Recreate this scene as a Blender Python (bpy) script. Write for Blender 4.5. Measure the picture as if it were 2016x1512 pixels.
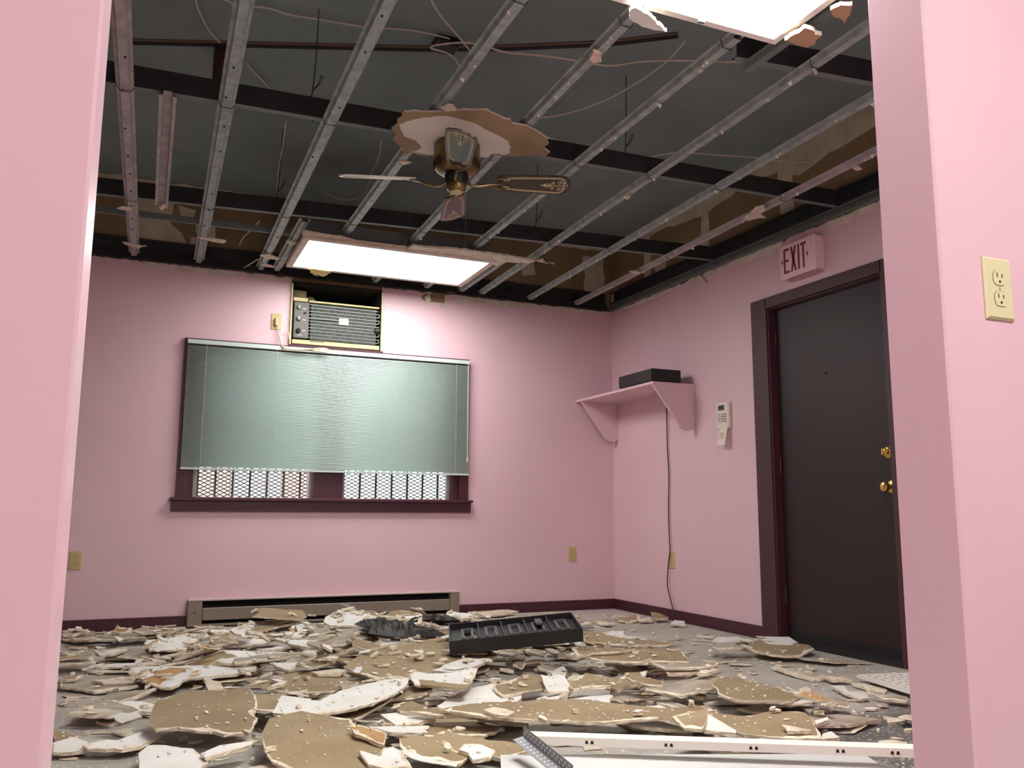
import bpy, math, random
import numpy as np
from mathutils import Vector, Matrix

# ---------------------------------------------------------------- clear
for o in list(bpy.data.objects):
    bpy.data.objects.remove(o, do_unlink=True)
scene = bpy.context.scene
COL = scene.collection
rng = random.Random(7)

# ---------------------------------------------------------------- camera
FPX, YAW, PITCH, ROLL, CH = 1690.88, math.radians(23.247), math.radians(8.457), math.radians(0.288), 0.762
_fw = Vector((math.sin(YAW)*math.cos(PITCH), math.cos(YAW)*math.cos(PITCH), math.sin(PITCH)))
_r0 = Vector((math.cos(YAW), -math.sin(YAW), 0)); _u0 = _r0.cross(_fw)
_r = _r0*math.cos(ROLL) + _u0*math.sin(ROLL); _u = -_r0*math.sin(ROLL) + _u0*math.cos(ROLL)
cd = bpy.data.cameras.new('camera'); cam = bpy.data.objects.new('camera', cd); COL.objects.link(cam)
cd.sensor_fit = 'HORIZONTAL'; cd.sensor_width = 36.0; cd.lens = FPX/2016*36.0
cd.clip_start = 0.02; cd.clip_end = 100
m = Matrix((( _r.x, _u.x, -_fw.x, 0), (_r.y, _u.y, -_fw.y, 0), (_r.z, _u.z, -_fw.z, CH), (0, 0, 0, 1)))
cam.matrix_world = m
scene.camera = cam
CAMP = Vector((0, 0, CH))

# ---------------------------------------------------------------- world, exposure
w = bpy.data.worlds.new('world'); scene.world = w; w.use_nodes = True
bg = w.node_tree.nodes['Background']
bg.inputs[0].default_value = (0.92, 0.97, 1.0, 1); bg.inputs[1].default_value = 3.6
scene.view_settings.view_transform = 'Standard'
scene.view_settings.look = 'None'
scene.view_settings.gamma = 1
scene.view_settings.use_curve_mapping = False
scene.view_settings.exposure = 0.0
PANEL_L = 18.5        # radiance of the fluorescent diffusers in the room
HALL_L = 23.0        # radiance of the fluorescent in the space the camera stands in

# measured room: back wall, right wall, ceiling grid, deck above
B, R, H, DECK = 6.173, 3.559, 2.438, 3.02
XL = -2.2           # left wall
Y0, Y1 = 1.05, 1.178 # partition with the wide opening
JL, JR = -0.0745, 1.273


def ray(px, py):
    return _fw + _r*((px-1008)/FPX) - _u*((py-756)/FPX)


def onz(px, py, z):
    d = ray(px, py); t = (z-CH)/d.z
    return CAMP + d*t


def ony(px, py, y):
    d = ray(px, py); return CAMP + d*(y/d.y)


def onx(px, py, x):
    d = ray(px, py); return CAMP + d*(x/d.x)


# ---------------------------------------------------------------- materials
def srgb(r, g, b):
    f = lambda c: (c/255/12.92) if c/255 <= 0.04045 else ((c/255+0.055)/1.055)**2.4
    return (f(r), f(g), f(b), 1)


MATS = {}


def mat(name, c, rough=0.6, metal=0.0, c2=None, scale=8.0, bump=0.0, bscale=60.0, emit=None, estr=0.0,
        objvar=0.0, transl=0.0, spec=None, detail=4.0, lo=0.35, hi=0.65):
    if name in MATS:
        return MATS[name]
    mt = bpy.data.materials.new(name); mt.use_nodes = True
    nt = mt.node_tree; N = nt.nodes; L = nt.links
    bs = N['Principled BSDF']; out = N['Material Output']
    bs.inputs['Roughness'].default_value = rough; bs.inputs['Metallic'].default_value = metal
    if spec is not None:
        bs.inputs['Specular IOR Level'].default_value = spec
    bs.inputs['Base Color'].default_value = c
    tc = N.new('ShaderNodeTexCoord')
    col = None
    if c2 is not None:
        nz = N.new('ShaderNodeTexNoise'); nz.inputs['Scale'].default_value = scale; nz.inputs['Detail'].default_value = detail
        L.new(tc.outputs['Object'], nz.inputs['Vector'])
        rp = N.new('ShaderNodeValToRGB'); rp.color_ramp.elements[0].position = lo; rp.color_ramp.elements[1].position = hi
        rp.color_ramp.elements[0].color = c; rp.color_ramp.elements[1].color = c2
        L.new(nz.outputs['Fac'], rp.inputs['Fac']); col = rp.outputs['Color']
    if objvar > 0:
        oi = N.new('ShaderNodeObjectInfo')
        mr = N.new('ShaderNodeMapRange'); mr.inputs['To Min'].default_value = 1-objvar; mr.inputs['To Max'].default_value = 1+objvar*0.5
        L.new(oi.outputs['Random'], mr.inputs['Value'])
        hs = N.new('ShaderNodeHueSaturation')
        if col is None:
            hs.inputs['Color'].default_value = c
        else:
            L.new(col, hs.inputs['Color'])
        L.new(mr.outputs['Result'], hs.inputs['Value']); col = hs.outputs['Color']
    if col is not None:
        L.new(col, bs.inputs['Base Color'])
    if bump > 0:
        nb = N.new('ShaderNodeTexNoise'); nb.inputs['Scale'].default_value = bscale; nb.inputs['Detail'].default_value = 3
        L.new(tc.outputs['Object'], nb.inputs['Vector'])
        bp = N.new('ShaderNodeBump'); bp.inputs['Strength'].default_value = bump; bp.inputs['Distance'].default_value = 0.004
        L.new(nb.outputs['Fac'], bp.inputs['Height']); L.new(bp.outputs['Normal'], bs.inputs['Normal'])
    if emit is not None:
        bs.inputs['Emission Color'].default_value = emit; bs.inputs['Emission Strength'].default_value = estr
    if transl > 0:
        tr = N.new('ShaderNodeBsdfTranslucent'); tr.inputs['Color'].default_value = c
        mx = N.new('ShaderNodeMixShader'); mx.inputs[0].default_value = transl
        L.new(bs.outputs[0], mx.inputs[1]); L.new(tr.outputs[0], mx.inputs[2]); L.new(mx.outputs[0], out.inputs['Surface'])
    MATS[name] = mt
    return mt


PINK = mat('pink_paint', srgb(226, 192, 200), 0.42, c2=srgb(222, 187, 196), scale=1.5, bump=0.04, bscale=140)
HALLM = mat('hall_paint', srgb(232, 222, 218), 0.6)
PINKJ = mat('pink_gloss_paint', srgb(230, 189, 203), 0.3, c2=srgb(227, 185, 199), scale=2, bump=0.03, bscale=120)
MAROON = mat('maroon_paint', srgb(74, 34, 46), 0.42, c2=srgb(68, 30, 42), scale=3, bump=0.05, bscale=80)
DOORM = mat('door_maroon', srgb(42, 22, 27), 0.5, c2=srgb(39, 20, 25), scale=3, bump=0.03, bscale=90)
DECKM = mat('grey_board', srgb(134, 148, 147), 0.9, c2=srgb(122, 136, 135), scale=2.2)
KRAFT = mat('kraft_board', srgb(146, 124, 92), 0.9, c2=srgb(130, 108, 78), scale=4)
COMPOUND = mat('joint_compound', srgb(208, 199, 176), 0.9, c2=srgb(190, 178, 154), scale=9)
GALV = mat('galvanized_steel', srgb(170, 178, 176), 0.55, 0.25, c2=srgb(138, 146, 145), scale=18)
GALVP = mat('galvanized_pinkish', srgb(180, 170, 172), 0.6, 0.1, c2=srgb(152, 143, 145), scale=14)
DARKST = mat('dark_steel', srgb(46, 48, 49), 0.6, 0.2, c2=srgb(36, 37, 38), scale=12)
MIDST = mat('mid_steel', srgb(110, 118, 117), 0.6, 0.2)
BLACKW = mat('black_wire', srgb(22, 20, 20), 0.6)
TANC = mat('tan_cable', srgb(204, 194, 176), 0.55)
WHITEC = mat('white_cable', srgb(222, 214, 198), 0.5)
WHITEP = mat('white_painted_paper', srgb(234, 234, 229), 0.75, c2=srgb(224, 222, 214), scale=5, objvar=0.12, bump=0.05)
BROWNP = mat('brown_paper', srgb(160, 141, 109), 0.85, c2=srgb(145, 126, 95), scale=4, objvar=0.18, bump=0.05, bscale=30)
TANP = mat('tan_paper', srgb(190, 152, 102), 0.85, c2=srgb(176, 138, 90), scale=5, objvar=0.1)
GREYP = mat('dusty_grey_paper', srgb(182, 172, 157), 0.9, c2=srgb(150, 138, 120), scale=7, objvar=0.16, bump=0.08)
GYPS = mat('gypsum_core', srgb(238, 230, 210), 0.95, c2=srgb(212, 198, 172), scale=30, objvar=0.1, bump=0.35, bscale=90)
CREAM = mat('cream_paper', srgb(222, 212, 198), 0.85, c2=srgb(202, 188, 172), scale=14)
RUBC = mat('rubble_cream', srgb(224, 214, 194), 0.9, c2=srgb(198, 184, 160), scale=12, objvar=0.12, bump=0.1)
IVORY = mat('ivory_plastic', srgb(222, 210, 172), 0.4)
IVORYD = mat('ivory_aged_plastic', srgb(196, 178, 122), 0.5)
SLOT = mat('slot_dark', srgb(30, 24, 20), 0.8)
BLACKP = mat('black_plastic', srgb(26, 26, 27), 0.42)
GREYPL = mat('dark_grey_plastic', srgb(84, 85, 86), 0.45)
BRASS = mat('antique_brass', srgb(140, 118, 78), 0.35, 0.85, c2=srgb(96, 80, 52), scale=16)
BRASSB = mat('bright_brass', srgb(232, 200, 120), 0.22, 0.95)
FANBL = mat('fan_blade_walnut', srgb(66, 50, 40), 0.32, c2=srgb(52, 38, 30), scale=9)
FANEDGE = mat('fan_blade_pale_edge', srgb(206, 198, 182), 0.5)
GOLD = mat('gold_scroll', srgb(214, 196, 158), 0.5, 0.2)
WHITEM = mat('white_enamel', srgb(238, 234, 224), 0.4)
LENSM = mat('lens_panel', srgb(222, 222, 218), 0.4, transl=0.25)
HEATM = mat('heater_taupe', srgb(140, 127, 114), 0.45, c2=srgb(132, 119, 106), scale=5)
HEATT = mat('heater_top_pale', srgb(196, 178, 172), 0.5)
SLATM = mat('blind_slat', srgb(228, 241, 237), 0.4, transl=0.5)
EXITR = mat('exit_red', srgb(128, 34, 44), 0.5)
EXITW = mat('exit_face', srgb(236, 200, 204), 0.45)
GLASS = None


def glass_mat():
    mt = bpy.data.materials.new('window_glass'); mt.use_nodes = True
    nt = mt.node_tree; nt.nodes.remove(nt.nodes['Principled BSDF'])
    t = nt.nodes.new('ShaderNodeBsdfTransparent'); t.inputs[0].default_value = (0.93, 0.97, 0.96, 1)
    g = nt.nodes.new('ShaderNodeBsdfGlossy'); g.inputs['Roughness'].default_value = 0.02
    mx = nt.nodes.new('ShaderNodeMixShader'); mx.inputs[0].default_value = 0.06
    nt.links.new(t.outputs[0], mx.inputs[1]); nt.links.new(g.outputs[0], mx.inputs[2])
    nt.links.new(mx.outputs[0], nt.nodes['Material Output'].inputs['Surface'])
    return mt


GLASS = glass_mat()


def diffuser_mat(name, strength, col=(1.0, 0.985, 0.95, 1)):
    mt = bpy.data.materials.new(name); mt.use_nodes = True
    nt = mt.node_tree; nt.nodes.remove(nt.nodes['Principled BSDF'])
    e = nt.nodes.new('ShaderNodeEmission'); e.inputs[0].default_value = col; e.inputs[1].default_value = strength
    nt.links.new(e.outputs[0], nt.nodes['Material Output'].inputs['Surface'])
    return mt


def floor_mat():
    mt = bpy.data.materials.new('dusty_concrete'); mt.use_nodes = True
    nt = mt.node_tree; N = nt.nodes; L = nt.links; bs = N['Principled BSDF']; bs.inputs['Roughness'].default_value = 0.9
    tc = N.new('ShaderNodeTexCoord')
    def noise(sc, det, rgh=0.6):
        n = N.new('ShaderNodeTexNoise'); n.inputs['Scale'].default_value = sc; n.inputs['Detail'].default_value = det
        n.inputs['Roughness'].default_value = rgh
        L.new(tc.outputs['Object'], n.inputs['Vector']); return n.outputs['Fac']
    def ramp(f, a, b, ca, cb):
        r = N.new('ShaderNodeValToRGB'); r.color_ramp.elements[0].position = a; r.color_ramp.elements[1].position = b
        r.color_ramp.elements[0].color = ca; r.color_ramp.elements[1].color = cb; L.new(f, r.inputs['Fac']); return r.outputs['Color']
    def mix(f, a, b):
        x = N.new('ShaderNodeMixRGB'); L.new(f, x.inputs[0]); L.new(a, x.inputs[1]); L.new(b, x.inputs[2]); return x.outputs[0]
    base = ramp(noise(2.5, 6), 0.35, 0.65, srgb(182, 177, 168), srgb(160, 154, 144))
    dark = ramp(noise(9, 8, 0.75), 0.3, 0.7, srgb(70, 68, 68), srgb(120, 116, 112))
    # bare old floor shows where the dust was scuffed away
    sc = N.new('ShaderNodeVectorMath'); sc.operation = 'DISTANCE'; sc.inputs[1].default_value = (2.55, 2.25, 0)
    L.new(tc.outputs['Object'], sc.inputs[0])
    mr = N.new('ShaderNodeMapRange'); mr.inputs['From Min'].default_value = 0.25; mr.inputs['From Max'].default_value = 0.8
    mr.inputs['To Min'].default_value = 0.35; mr.inputs['To Max'].default_value = -0.12
    L.new(sc.outputs['Value'], mr.inputs['Value'])
    ad = N.new('ShaderNodeMath'); ad.operation = 'ADD'; L.new(noise(5, 6, 0.7), ad.inputs[0]); L.new(mr.outputs[0], ad.inputs[1])
    f = ramp(ad.outputs[0], 0.52, 0.72, (0, 0, 0, 1), (1, 1, 1, 1))
    col = mix(f, base, dark)
    spk = ramp(noise(70, 2), 0.62, 0.68, (0, 0, 0, 1), (1, 1, 1, 1))
    wn = N.new('ShaderNodeRGB'); wn.outputs[0].default_value = srgb(222, 216, 205)
    col = mix(spk, col, wn.outputs[0])
    L.new(col, bs.inputs['Base Color'])
    bp = N.new('ShaderNodeBump'); bp.inputs['Strength'].default_value = 0.4; bp.inputs['Distance'].default_value = 0.004
    L.new(noise(60, 4), bp.inputs['Height']); L.new(bp.outputs['Normal'], bs.inputs['Normal'])
    return mt


FLOORM = floor_mat()


# ---------------------------------------------------------------- mesh builder
class MB:
    def __init__(self, tf=None):
        self.v = []; self.f = []; self.mi = []; self.sm = []; self.tf = tf

    def _add(self, vs, fs, mi=0, smooth=False):
        b = len(self.v)
        for p in vs:
            p = Vector(p); self.v.append(self.tf(p) if self.tf else p)
        for f in fs:
            self.f.append([b+i for i in f]); self.mi.append(mi); self.sm.append(smooth)

    def box(self, x0, x1, y0, y1, z0, z1, mi=0, bev=0.0):
        if bev > 0:
            b = bev; c = [(x0, x1), (y0, y1), (z0, z1)]
            # chamfered box: 24 verts
            vs = []; idx = {}
            for sx in (0, 1):
                for sy in (0, 1):
                    for sz in (0, 1):
                        s = (sx, sy, sz)
                        for ax in range(3):
                            p = [c[k][s[k]] + (0 if k == ax else (b if s[k] == 0 else -b)) for k in range(3)]
                            idx[(s, ax)] = len(vs); vs.append(p)
            fs = []
            for ax in range(3):
                o = [k for k in range(3) if k != ax]
                for sd in (0, 1):
                    q = []
                    for a, d in ((0, 0), (1, 0), (1, 1), (0, 1)):
                        s = [0, 0, 0]; s[ax] = sd; s[o[0]] = a; s[o[1]] = d; q.append(idx[(tuple(s), ax)])
                    fs.append(q)
                for a in (0, 1):
                    for d in (0, 1):
                        s0 = [0, 0, 0]; s0[o[0]] = a; s0[o[1]] = d; s1 = list(s0); s1[ax] = 1
                        fs.append([idx[(tuple(s0), o[0])], idx[(tuple(s1), o[0])], idx[(tuple(s1), o[1])], idx[(tuple(s0), o[1])]])
            for sx in (0, 1):
                for sy in (0, 1):
                    for sz in (0, 1):
                        s = (sx, sy, sz); fs.append([idx[(s, 0)], idx[(s, 1)], idx[(s, 2)]])
            self._add(vs, fs, mi); return self
        vs = [(x, y, z) for x in (x0, x1) for y in (y0, y1) for z in (z0, z1)]
        self._add(vs, [(0, 1, 3, 2), (4, 6, 7, 5), (0, 4, 5, 1), (2, 3, 7, 6), (0, 2, 6, 4), (1, 5, 7, 3)], mi)
        return self

    def prism(self, poly, a, b, axis=2, mi=0, mi_side=None):
        """poly of 2d points extruded along axis from a to b"""
        n = len(poly)
        def P(p, h):
            if axis == 2: return (p[0], p[1], h)
            if axis == 1: return (p[0], h, p[1])
            return (h, p[0], p[1])
        vs = [P(p, a) for p in poly] + [P(p, b) for p in poly]
        self._add(vs, [list(range(n))[::-1], list(range(n, 2*n))], mi)
        self._add(vs, [(i, (i+1) % n, n+(i+1) % n, n+i) for i in range(n)], mi if mi_side is None else mi_side)
        return self

    def tube(self, path, r, n=8, mi=0, closed=False, cap=True):
        path = [Vector(p) for p in path]; k = len(path); vs = []; fs = []
        rr = r if isinstance(r, (list, tuple)) else [r]*k
        up = None
        for i in range(k):
            a = path[i-1] if (i > 0 or closed) else path[i]
            c = path[(i+1) % k] if (i < k-1 or closed) else path[i]
            t = (c-a)
            t = t.normalized() if t.length > 1e-9 else Vector((0, 0, 1))
            if up is None:
                up = Vector((0, 0, 1)) if abs(t.z) < 0.9 else Vector((1, 0, 0))
            s = t.cross(up)
            if s.length < 1e-5: s = t.cross(Vector((1, 0.3, 0.2)))
            s.normalize(); up = s.cross(t).normalized()
            for j in range(n):
                an = 2*math.pi*j/n
                vs.append(path[i] + s*(math.cos(an)*rr[i]) + up*(math.sin(an)*rr[i]))
        m2 = k if closed else k-1
        for i in range(m2):
            for j in range(n):
                i2 = (i+1) % k
                fs.append((i*n+j, i*n+(j+1) % n, i2*n+(j+1) % n, i2*n+j))
        if cap and not closed:
            fs.append(list(range(n))[::-1]); fs.append([(k-1)*n+j for j in range(n)])
        self._add(vs, fs, mi, True)
        return self

    def lathe(self, prof, c=(0, 0), n=28, mi=0, axis=2):
        """prof list of (r, h); around an axis through c"""
        vs = []; fs = []; k = len(prof)
        for (r, h) in prof:
            for j in range(n):
                a = 2*math.pi*j/n; p, q = r*math.cos(a), r*math.sin(a)
                if axis == 2: vs.append((c[0]+p, c[1]+q, h))
                elif axis == 1: vs.append((c[0]+p, h, c[1]+q))
                else: vs.append((h, c[0]+p, c[1]+q))
        for i in range(k-1):
            for j in range(n):
                fs.append((i*n+j, i*n+(j+1) % n, (i+1)*n+(j+1) % n, (i+1)*n+j))
        fs.append(list(range(n))[::-1]); fs.append([(k-1)*n+j for j in range(n)])
        self._add(vs, fs, mi, True)
        return self

    def build(self, name, mats, parent=None, loc=None):
        me = bpy.data.meshes.new(name)
        if loc is None:
            loc = Vector((0, 0, 0))
        loc = Vector(loc)
        me.from_pydata([tuple(Vector(p)-loc) for p in self.v], [], self.f)
        if not isinstance(mats, (list, tuple)): mats = [mats]
        for mm in mats: me.materials.append(mm)
        me.polygons.foreach_set('material_index', self.mi)
        me.polygons.foreach_set('use_smooth', self.sm)
        me.update()
        o = bpy.data.objects.new(name, me); COL.objects.link(o)
        import bmesh
        bm = bmesh.new(); bm.from_mesh(me); bmesh.ops.recalc_face_normals(bm, faces=bm.faces); bm.to_mesh(me); bm.free()
        if any(self.sm):
            try:
                me.set_sharp_from_angle(angle=math.radians(40))
            except Exception:
                pass
        o.location = loc
        if parent is not None:
            o.parent = parent
            o.location = loc - parent_origin(parent)
        return o


def parent_origin(p):
    v = Vector((0, 0, 0))
    while p is not None:
        v += p.location; p = p.parent
    return v


def tag(o, label=None, cat=None, group=None, kind=None):
    if label: o['label'] = label
    if cat: o['category'] = cat
    if group: o['group'] = group
    if kind: o['kind'] = kind
    return o


def thing(name, label, cat, loc, group=None, kind=None):
    o = bpy.data.objects.new(name, None); COL.objects.link(o); o.location = loc
    o.empty_display_size = 0.1
    return tag(o, label, cat, group, kind)


def struct(o, label=None):
    o['kind'] = 'structure'
    if label: o['label'] = label
    return o


# wall frames: u to the right as seen from the room, v up, w out of the wall
def BW(p): return Vector((p.x, B-p.z, p.y))          # (u=x, v=z, w)
def RW(p): return Vector((R-p.z, -p.x, p.y))         # (u=-y, v=z, w)
def FW(p): return Vector((p.x, Y0-p.z, p.y))         # camera side of the partition


def wire(name, pts, r, m, label, cat, group=None, n=6, smooth=4):
    """smooth tube through points (Catmull-Rom)"""
    pts = [Vector(p) for p in pts]; out = []
    for i in range(len(pts)-1):
        p0 = pts[max(i-1, 0)]; p1 = pts[i]; p2 = pts[i+1]; p3 = pts[min(i+2, len(pts)-1)]
        for s in range(smooth):
            t = s/smooth
            out.append(0.5*((2*p1)+(p2-p0)*t+(2*p0-5*p1+4*p2-p3)*t*t+(3*p1-p0-3*p2+p3)*t**3))
    out.append(pts[-1])
    o = MB().tube(out, r, n).build(name, m, loc=out[0])
    if label: tag(o, label, cat, group)
    return o


def jag(poly, step, amp, rg):
    """densify a 2d outline and roughen it"""
    out = []; n = len(poly)
    for i in range(n):
        a = Vector(poly[i][:2]); b = Vector(poly[(i+1) % n][:2]); d = b-a; L = d.length
        k = max(1, int(L/step)); nrm = Vector((-d.y, d.x)).normalized() if L > 1e-6 else Vector((0, 0))
        ph = rg.uniform(0, 6.28)
        for j in range(k):
            t = j/k
            off = 0 if j == 0 else amp*(rg.uniform(-1, 1)*0.7+0.5*math.sin(ph+t*L*30))
            out.append(a+d*t+nrm*off)
    return out


prg = random.Random(42)
def crack(poly, step, rough):
    """break line by midpoint displacement; returns points and the source edge of each"""
    out = []; src = []
    def sub(a, b_, r_, e):
        d = b_-a; L = d.length
        if L < step:
            return
        m_ = (a+b_)/2 + Vector((-d.y, d.x))*prg.gauss(0, r_)
        m_ = m_ + d*prg.uniform(-.12, .12)
        sub(a, m_, r_, e); out.append(m_); src.append(e); sub(m_, b_, r_, e)
    n = len(poly)
    for i in range(n):
        a, b_ = Vector(poly[i][:2]), Vector(poly[(i+1) % n][:2])
        out.append(a); src.append(i)
        sub(a, b_, rough*prg.choice((0.25, 1.0, 1.0, 1.6)), i)
    return out, src


# ================================================================ STRUCTURE
o = MB().box(XL-0.15, R+0.15, Y1-0.2, B+0.15, -0.12, 0).build('floor', FLOORM); struct(o, 'dusty grey concrete floor under the rubble')
o = MB().box(XL-0.15, R+0.15, Y0, B+0.15, DECK, DECK+0.12).build('ceiling', DECKM); struct(o, 'dark grey board deck above the stripped ceiling grid')

# back wall with window and air conditioner openings
WX0, WX1, WZ0, WZ1 = 0.29, 2.22, 0.84, 1.87
AX0, AX1, AZ0, AZ1 = 0.918, 1.583, 1.93, 2.395
T = 0.16
mb = MB()
mb.box(XL-0.15, WX0, B, B+T, 0, 2.40); mb.box(WX1, R+0.15, B, B+T, 0, 2.40)
mb.box(WX0, WX1, B, B+T, 0, WZ0)
mb.box(WX0, AX0, B, B+T, WZ1, 2.40); mb.box(AX1, WX1, B, B+T, WZ1, 2.40); mb.box(AX0, AX1, B, B+T, WZ1, AZ0)
rg = random.Random(3)


def ragged_strip(x0, x1, z0, z1, amp):
    top = []; x = x0
    while x < x1:
        top.append((x, z1+rg.uniform(-amp, amp))); x += rg.uniform(0.012, 0.05)
    return [(x0, z0)] + [(x1, z0)] + [(x1, z1)] + top[::-1]


mb.prism(ragged_strip(XL-0.15, AX0, 2.40, 2.43, 0.012), B, B+0.014, axis=1)
mb.prism(ragged_strip(AX1, R+0.0, 2.40, 2.43, 0.012), B, B+0.014, axis=1)
wall_back = struct(mb.build('wall_back', PINK))
mb = MB().box(XL-0.15, AX0, B+0.015, B+T, 2.40, DECK); mb.box(AX1, R+0.15, B+0.015, B+T, 2.40, DECK); mb.box(AX0, AX1, B+0.015, B+T, 2.41, DECK)
wall_back_up = struct(mb.build('wall_back_upper', KRAFT), 'bare brown drywall above the ceiling line, window wall')

# right wall with door opening (y 3.3 .. 4.21)
DY0, DY1, DZ = 3.295, 4.215, 2.035
mb = MB(); mb.box(R, R+T, DY1, B+0.15, 0, 2.40); mb.box(R, R+T, Y0, DY0, 0, 2.40); mb.box(R, R+T, DY0, DY1, DZ, 2.40)
mb.prism(ragged_strip(Y1, B, 2.40, 2.428, 0.012), R, R+0.014, axis=0)
wall_right = struct(mb.build('wall_right', PINK))
wall_right_up = struct(MB().box(R+0.015, R+T, Y0, B+0.15, 2.40, DECK).build('wall_right_upper', KRAFT), 'bare brown drywall above the ceiling line, door wall')
struct(MB().box(XL-0.15, XL, Y0, B+0.15, 0, DECK).build('wall_left', PINK))

# partition between camera and room
mb = MB()
mb.box(-2.35, JL, Y0, Y1, 0, DECK, bev=0.004); mb.box(JR, 4.2, Y0, Y1, 0, DECK, bev=0.004); mb.box(JL-0.01, JR+0.01, Y0+0.001, Y1-0.001, 2.16, DECK)
struct(mb.build('wall_front', PINKJ), 'glossy pink partition wall around the wide opening')
# the space the camera stands in
struct(MB().box(-1.9, 4.2, -2.6, Y0, -0.12, 0).build('floor_hall', FLOORM))
struct(MB().box(-1.9, 4.2, -2.6, Y0, 2.44, 2.56).build('ceiling_hall', WHITEM))
struct(MB().box(-2.0, -1.9, -2.6, Y1, 0, 2.5).build('wall_hall_left', HALLM))
struct(MB().box(4.2, 4.3, -2.6, Y1, 0, 2.5).build('wall_hall_right', HALLM))
struct(MB().box(-2.0, 4.3, -2.7, -2.6, 0, 2.5).build('wall_hall_back', HALLM))

# torn gypsum line along the top of the walls, and bare patches
def patch(pl, pts, off, th, m, name, parent, rgx, step=0.03, amp=0.004):
    """irregular thin patch; pl = 'b' back wall / 'r' right wall; pts = pixels"""
    if pl == 'b':
        q = [(p.x, p.z) for p in (ony(a, b, B-off) for a, b in pts)]
        return MB().prism(jag(q, step, amp, rgx), B-off-th, B-off, axis=1).build(name, m, parent)
    q = [(p.y, p.z) for p in (onx(a, b, R-off) for a, b in pts)]
    return MB().prism(jag(q, step, amp, rgx), R-off-th, R-off, axis=0).build(name, m, parent)


rg = random.Random(11)
for (x0, x1, z0, z1) in ((-0.15, 0.55, 2.385, 2.425), (0.62, 0.9, 2.39, 2.42), (2.15, 2.85, 2.375, 2.425), (2.9, 3.54, 2.395, 2.425)):
    q = jag([(x0, z0+0.012), ((x0+x1)/2, z0), (x1, z0+0.014), (x1, z1), (x0, z1)], 0.03, 0.005, rg)
    MB().prism(q, B-0.0025, B+0.001, axis=1).build('torn_paper_strip', CREAM, wall_back)
for (y0, y1, z0, z1) in ((6.1, 5.2, 2.40, 2.425), (5.05, 4.6, 2.395, 2.43), (4.55, 4.05, 2.385, 2.43), (3.75, 3.3, 2.385, 2.425), (3.2, 2.4, 2.39, 2.42)):
    q = jag([(y0, z0+0.008), ((y0+y1)/2, z0), (y1, z0+0.01), (y1, z1), (y0, z1)], 0.03, 0.005, rg)
    MB().prism(q, R-0.0025, R+0.001, axis=0).build('torn_paper_strip', CREAM, wall_right)
# damaged bare patch beside the light
patch('b', [(829, 584), (838, 578), (847, 571), (874, 577), (876, 590), (874, 599), (866, 596), (850, 594), (840, 593), (832, 590)], 0.0, 0.002, KRAFT, 'bare_brown_patch', wall_back, rg)
patch('b', [(920, 583), (932, 580), (940, 588), (932, 594), (920, 590)], 0.0, 0.002, KRAFT, 'bare_brown_patch', wall_back, rg, 0.02)
for pts in ([(836, 585), (846, 578), (848, 592), (838, 598)], [(868, 596), (881, 600), (878, 609), (868, 604)], [(880, 574), (900, 578), (921, 583), (916, 588), (900, 584), (883, 580)],
            [(898, 586), (920, 586), (914, 594), (904, 598)], [(920, 592), (930, 590), (926, 599)], [(838, 573), (851, 573), (851, 579), (840, 578)]):
    patch('b', pts, 0.002, 0.004, CREAM, 'torn_paper_flap', wall_back, rg, 0.02, 0.003)
patch('r', [(1376, 546), (1380, 541), (1392, 558), (1388, 562)], 0.003, 0.012, CREAM, 'torn_paper_flap', wall_right, rg, 0.03, 0.004)

# joint compound on the bare upper boards (right wall)
def comp_r(pts): patch('r', pts, -0.015+0.0005, 0.002, COMPOUND, 'joint_compound', wall_right_up, rg, 0.06, 0.008)
def comp_b(pts): patch('b', pts, -0.015+0.0005, 0.002, COMPOUND, 'joint_compound', wall_back_up, rg, 0.05, 0.008)
CO = [0.0]
def _co():
    CO[0] += 0.0003
    return CO[0]
def RU(pts): return MB().prism(jag(pts, 0.08, 0.012, rg), R+0.0135-_co(), R+0.0165, axis=0).build('joint_compound', COMPOUND, wall_right_up)
def BU(pts): return MB().prism(jag(pts, 0.08, 0.012, rg), B+0.0135-_co(), B+0.0165, axis=1).build('joint_compound', COMPOUND, wall_back_up)
RU([(B+0.01, 2.93), (5.4, 2.92), (4.9, 2.86), (4.4, 2.91), (3.95, 2.90), (3.6, 2.84), (3.3, 2.86), (2.9, 2.80), (2.4, 2.86), (2.4, DECK), (B+0.01, DECK)])
for y, wd in ((5.62, 0.10), (4.86, 0.11), (4.02, 0.13), (3.2, 0.12)):
    RU([(y-wd/2, 2.45), (y+wd/2, 2.45), (y+wd*0.42, 2.93), (y-wd*0.45, 2.93)])
RU([(4.1, 2.94), (3.62, 2.93), (3.66, 2.84), (3.9, 2.80), (4.08, 2.86)])
RU([(5.52, 2.66), (5.38, 2.70), (5.34, 2.56), (5.46, 2.50)])
RU([(B+0.01, 2.6), (B-0.08, 2.62), (B-0.08, 2.46), (B+0.01, 2.46)])
BU([(XL, 2.965), (0.2, 2.955), (0.8, 2.97), (1.6, 2.95), (2.4, 2.96), (R, 2.95), (R, DECK), (XL, DECK)])
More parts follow.
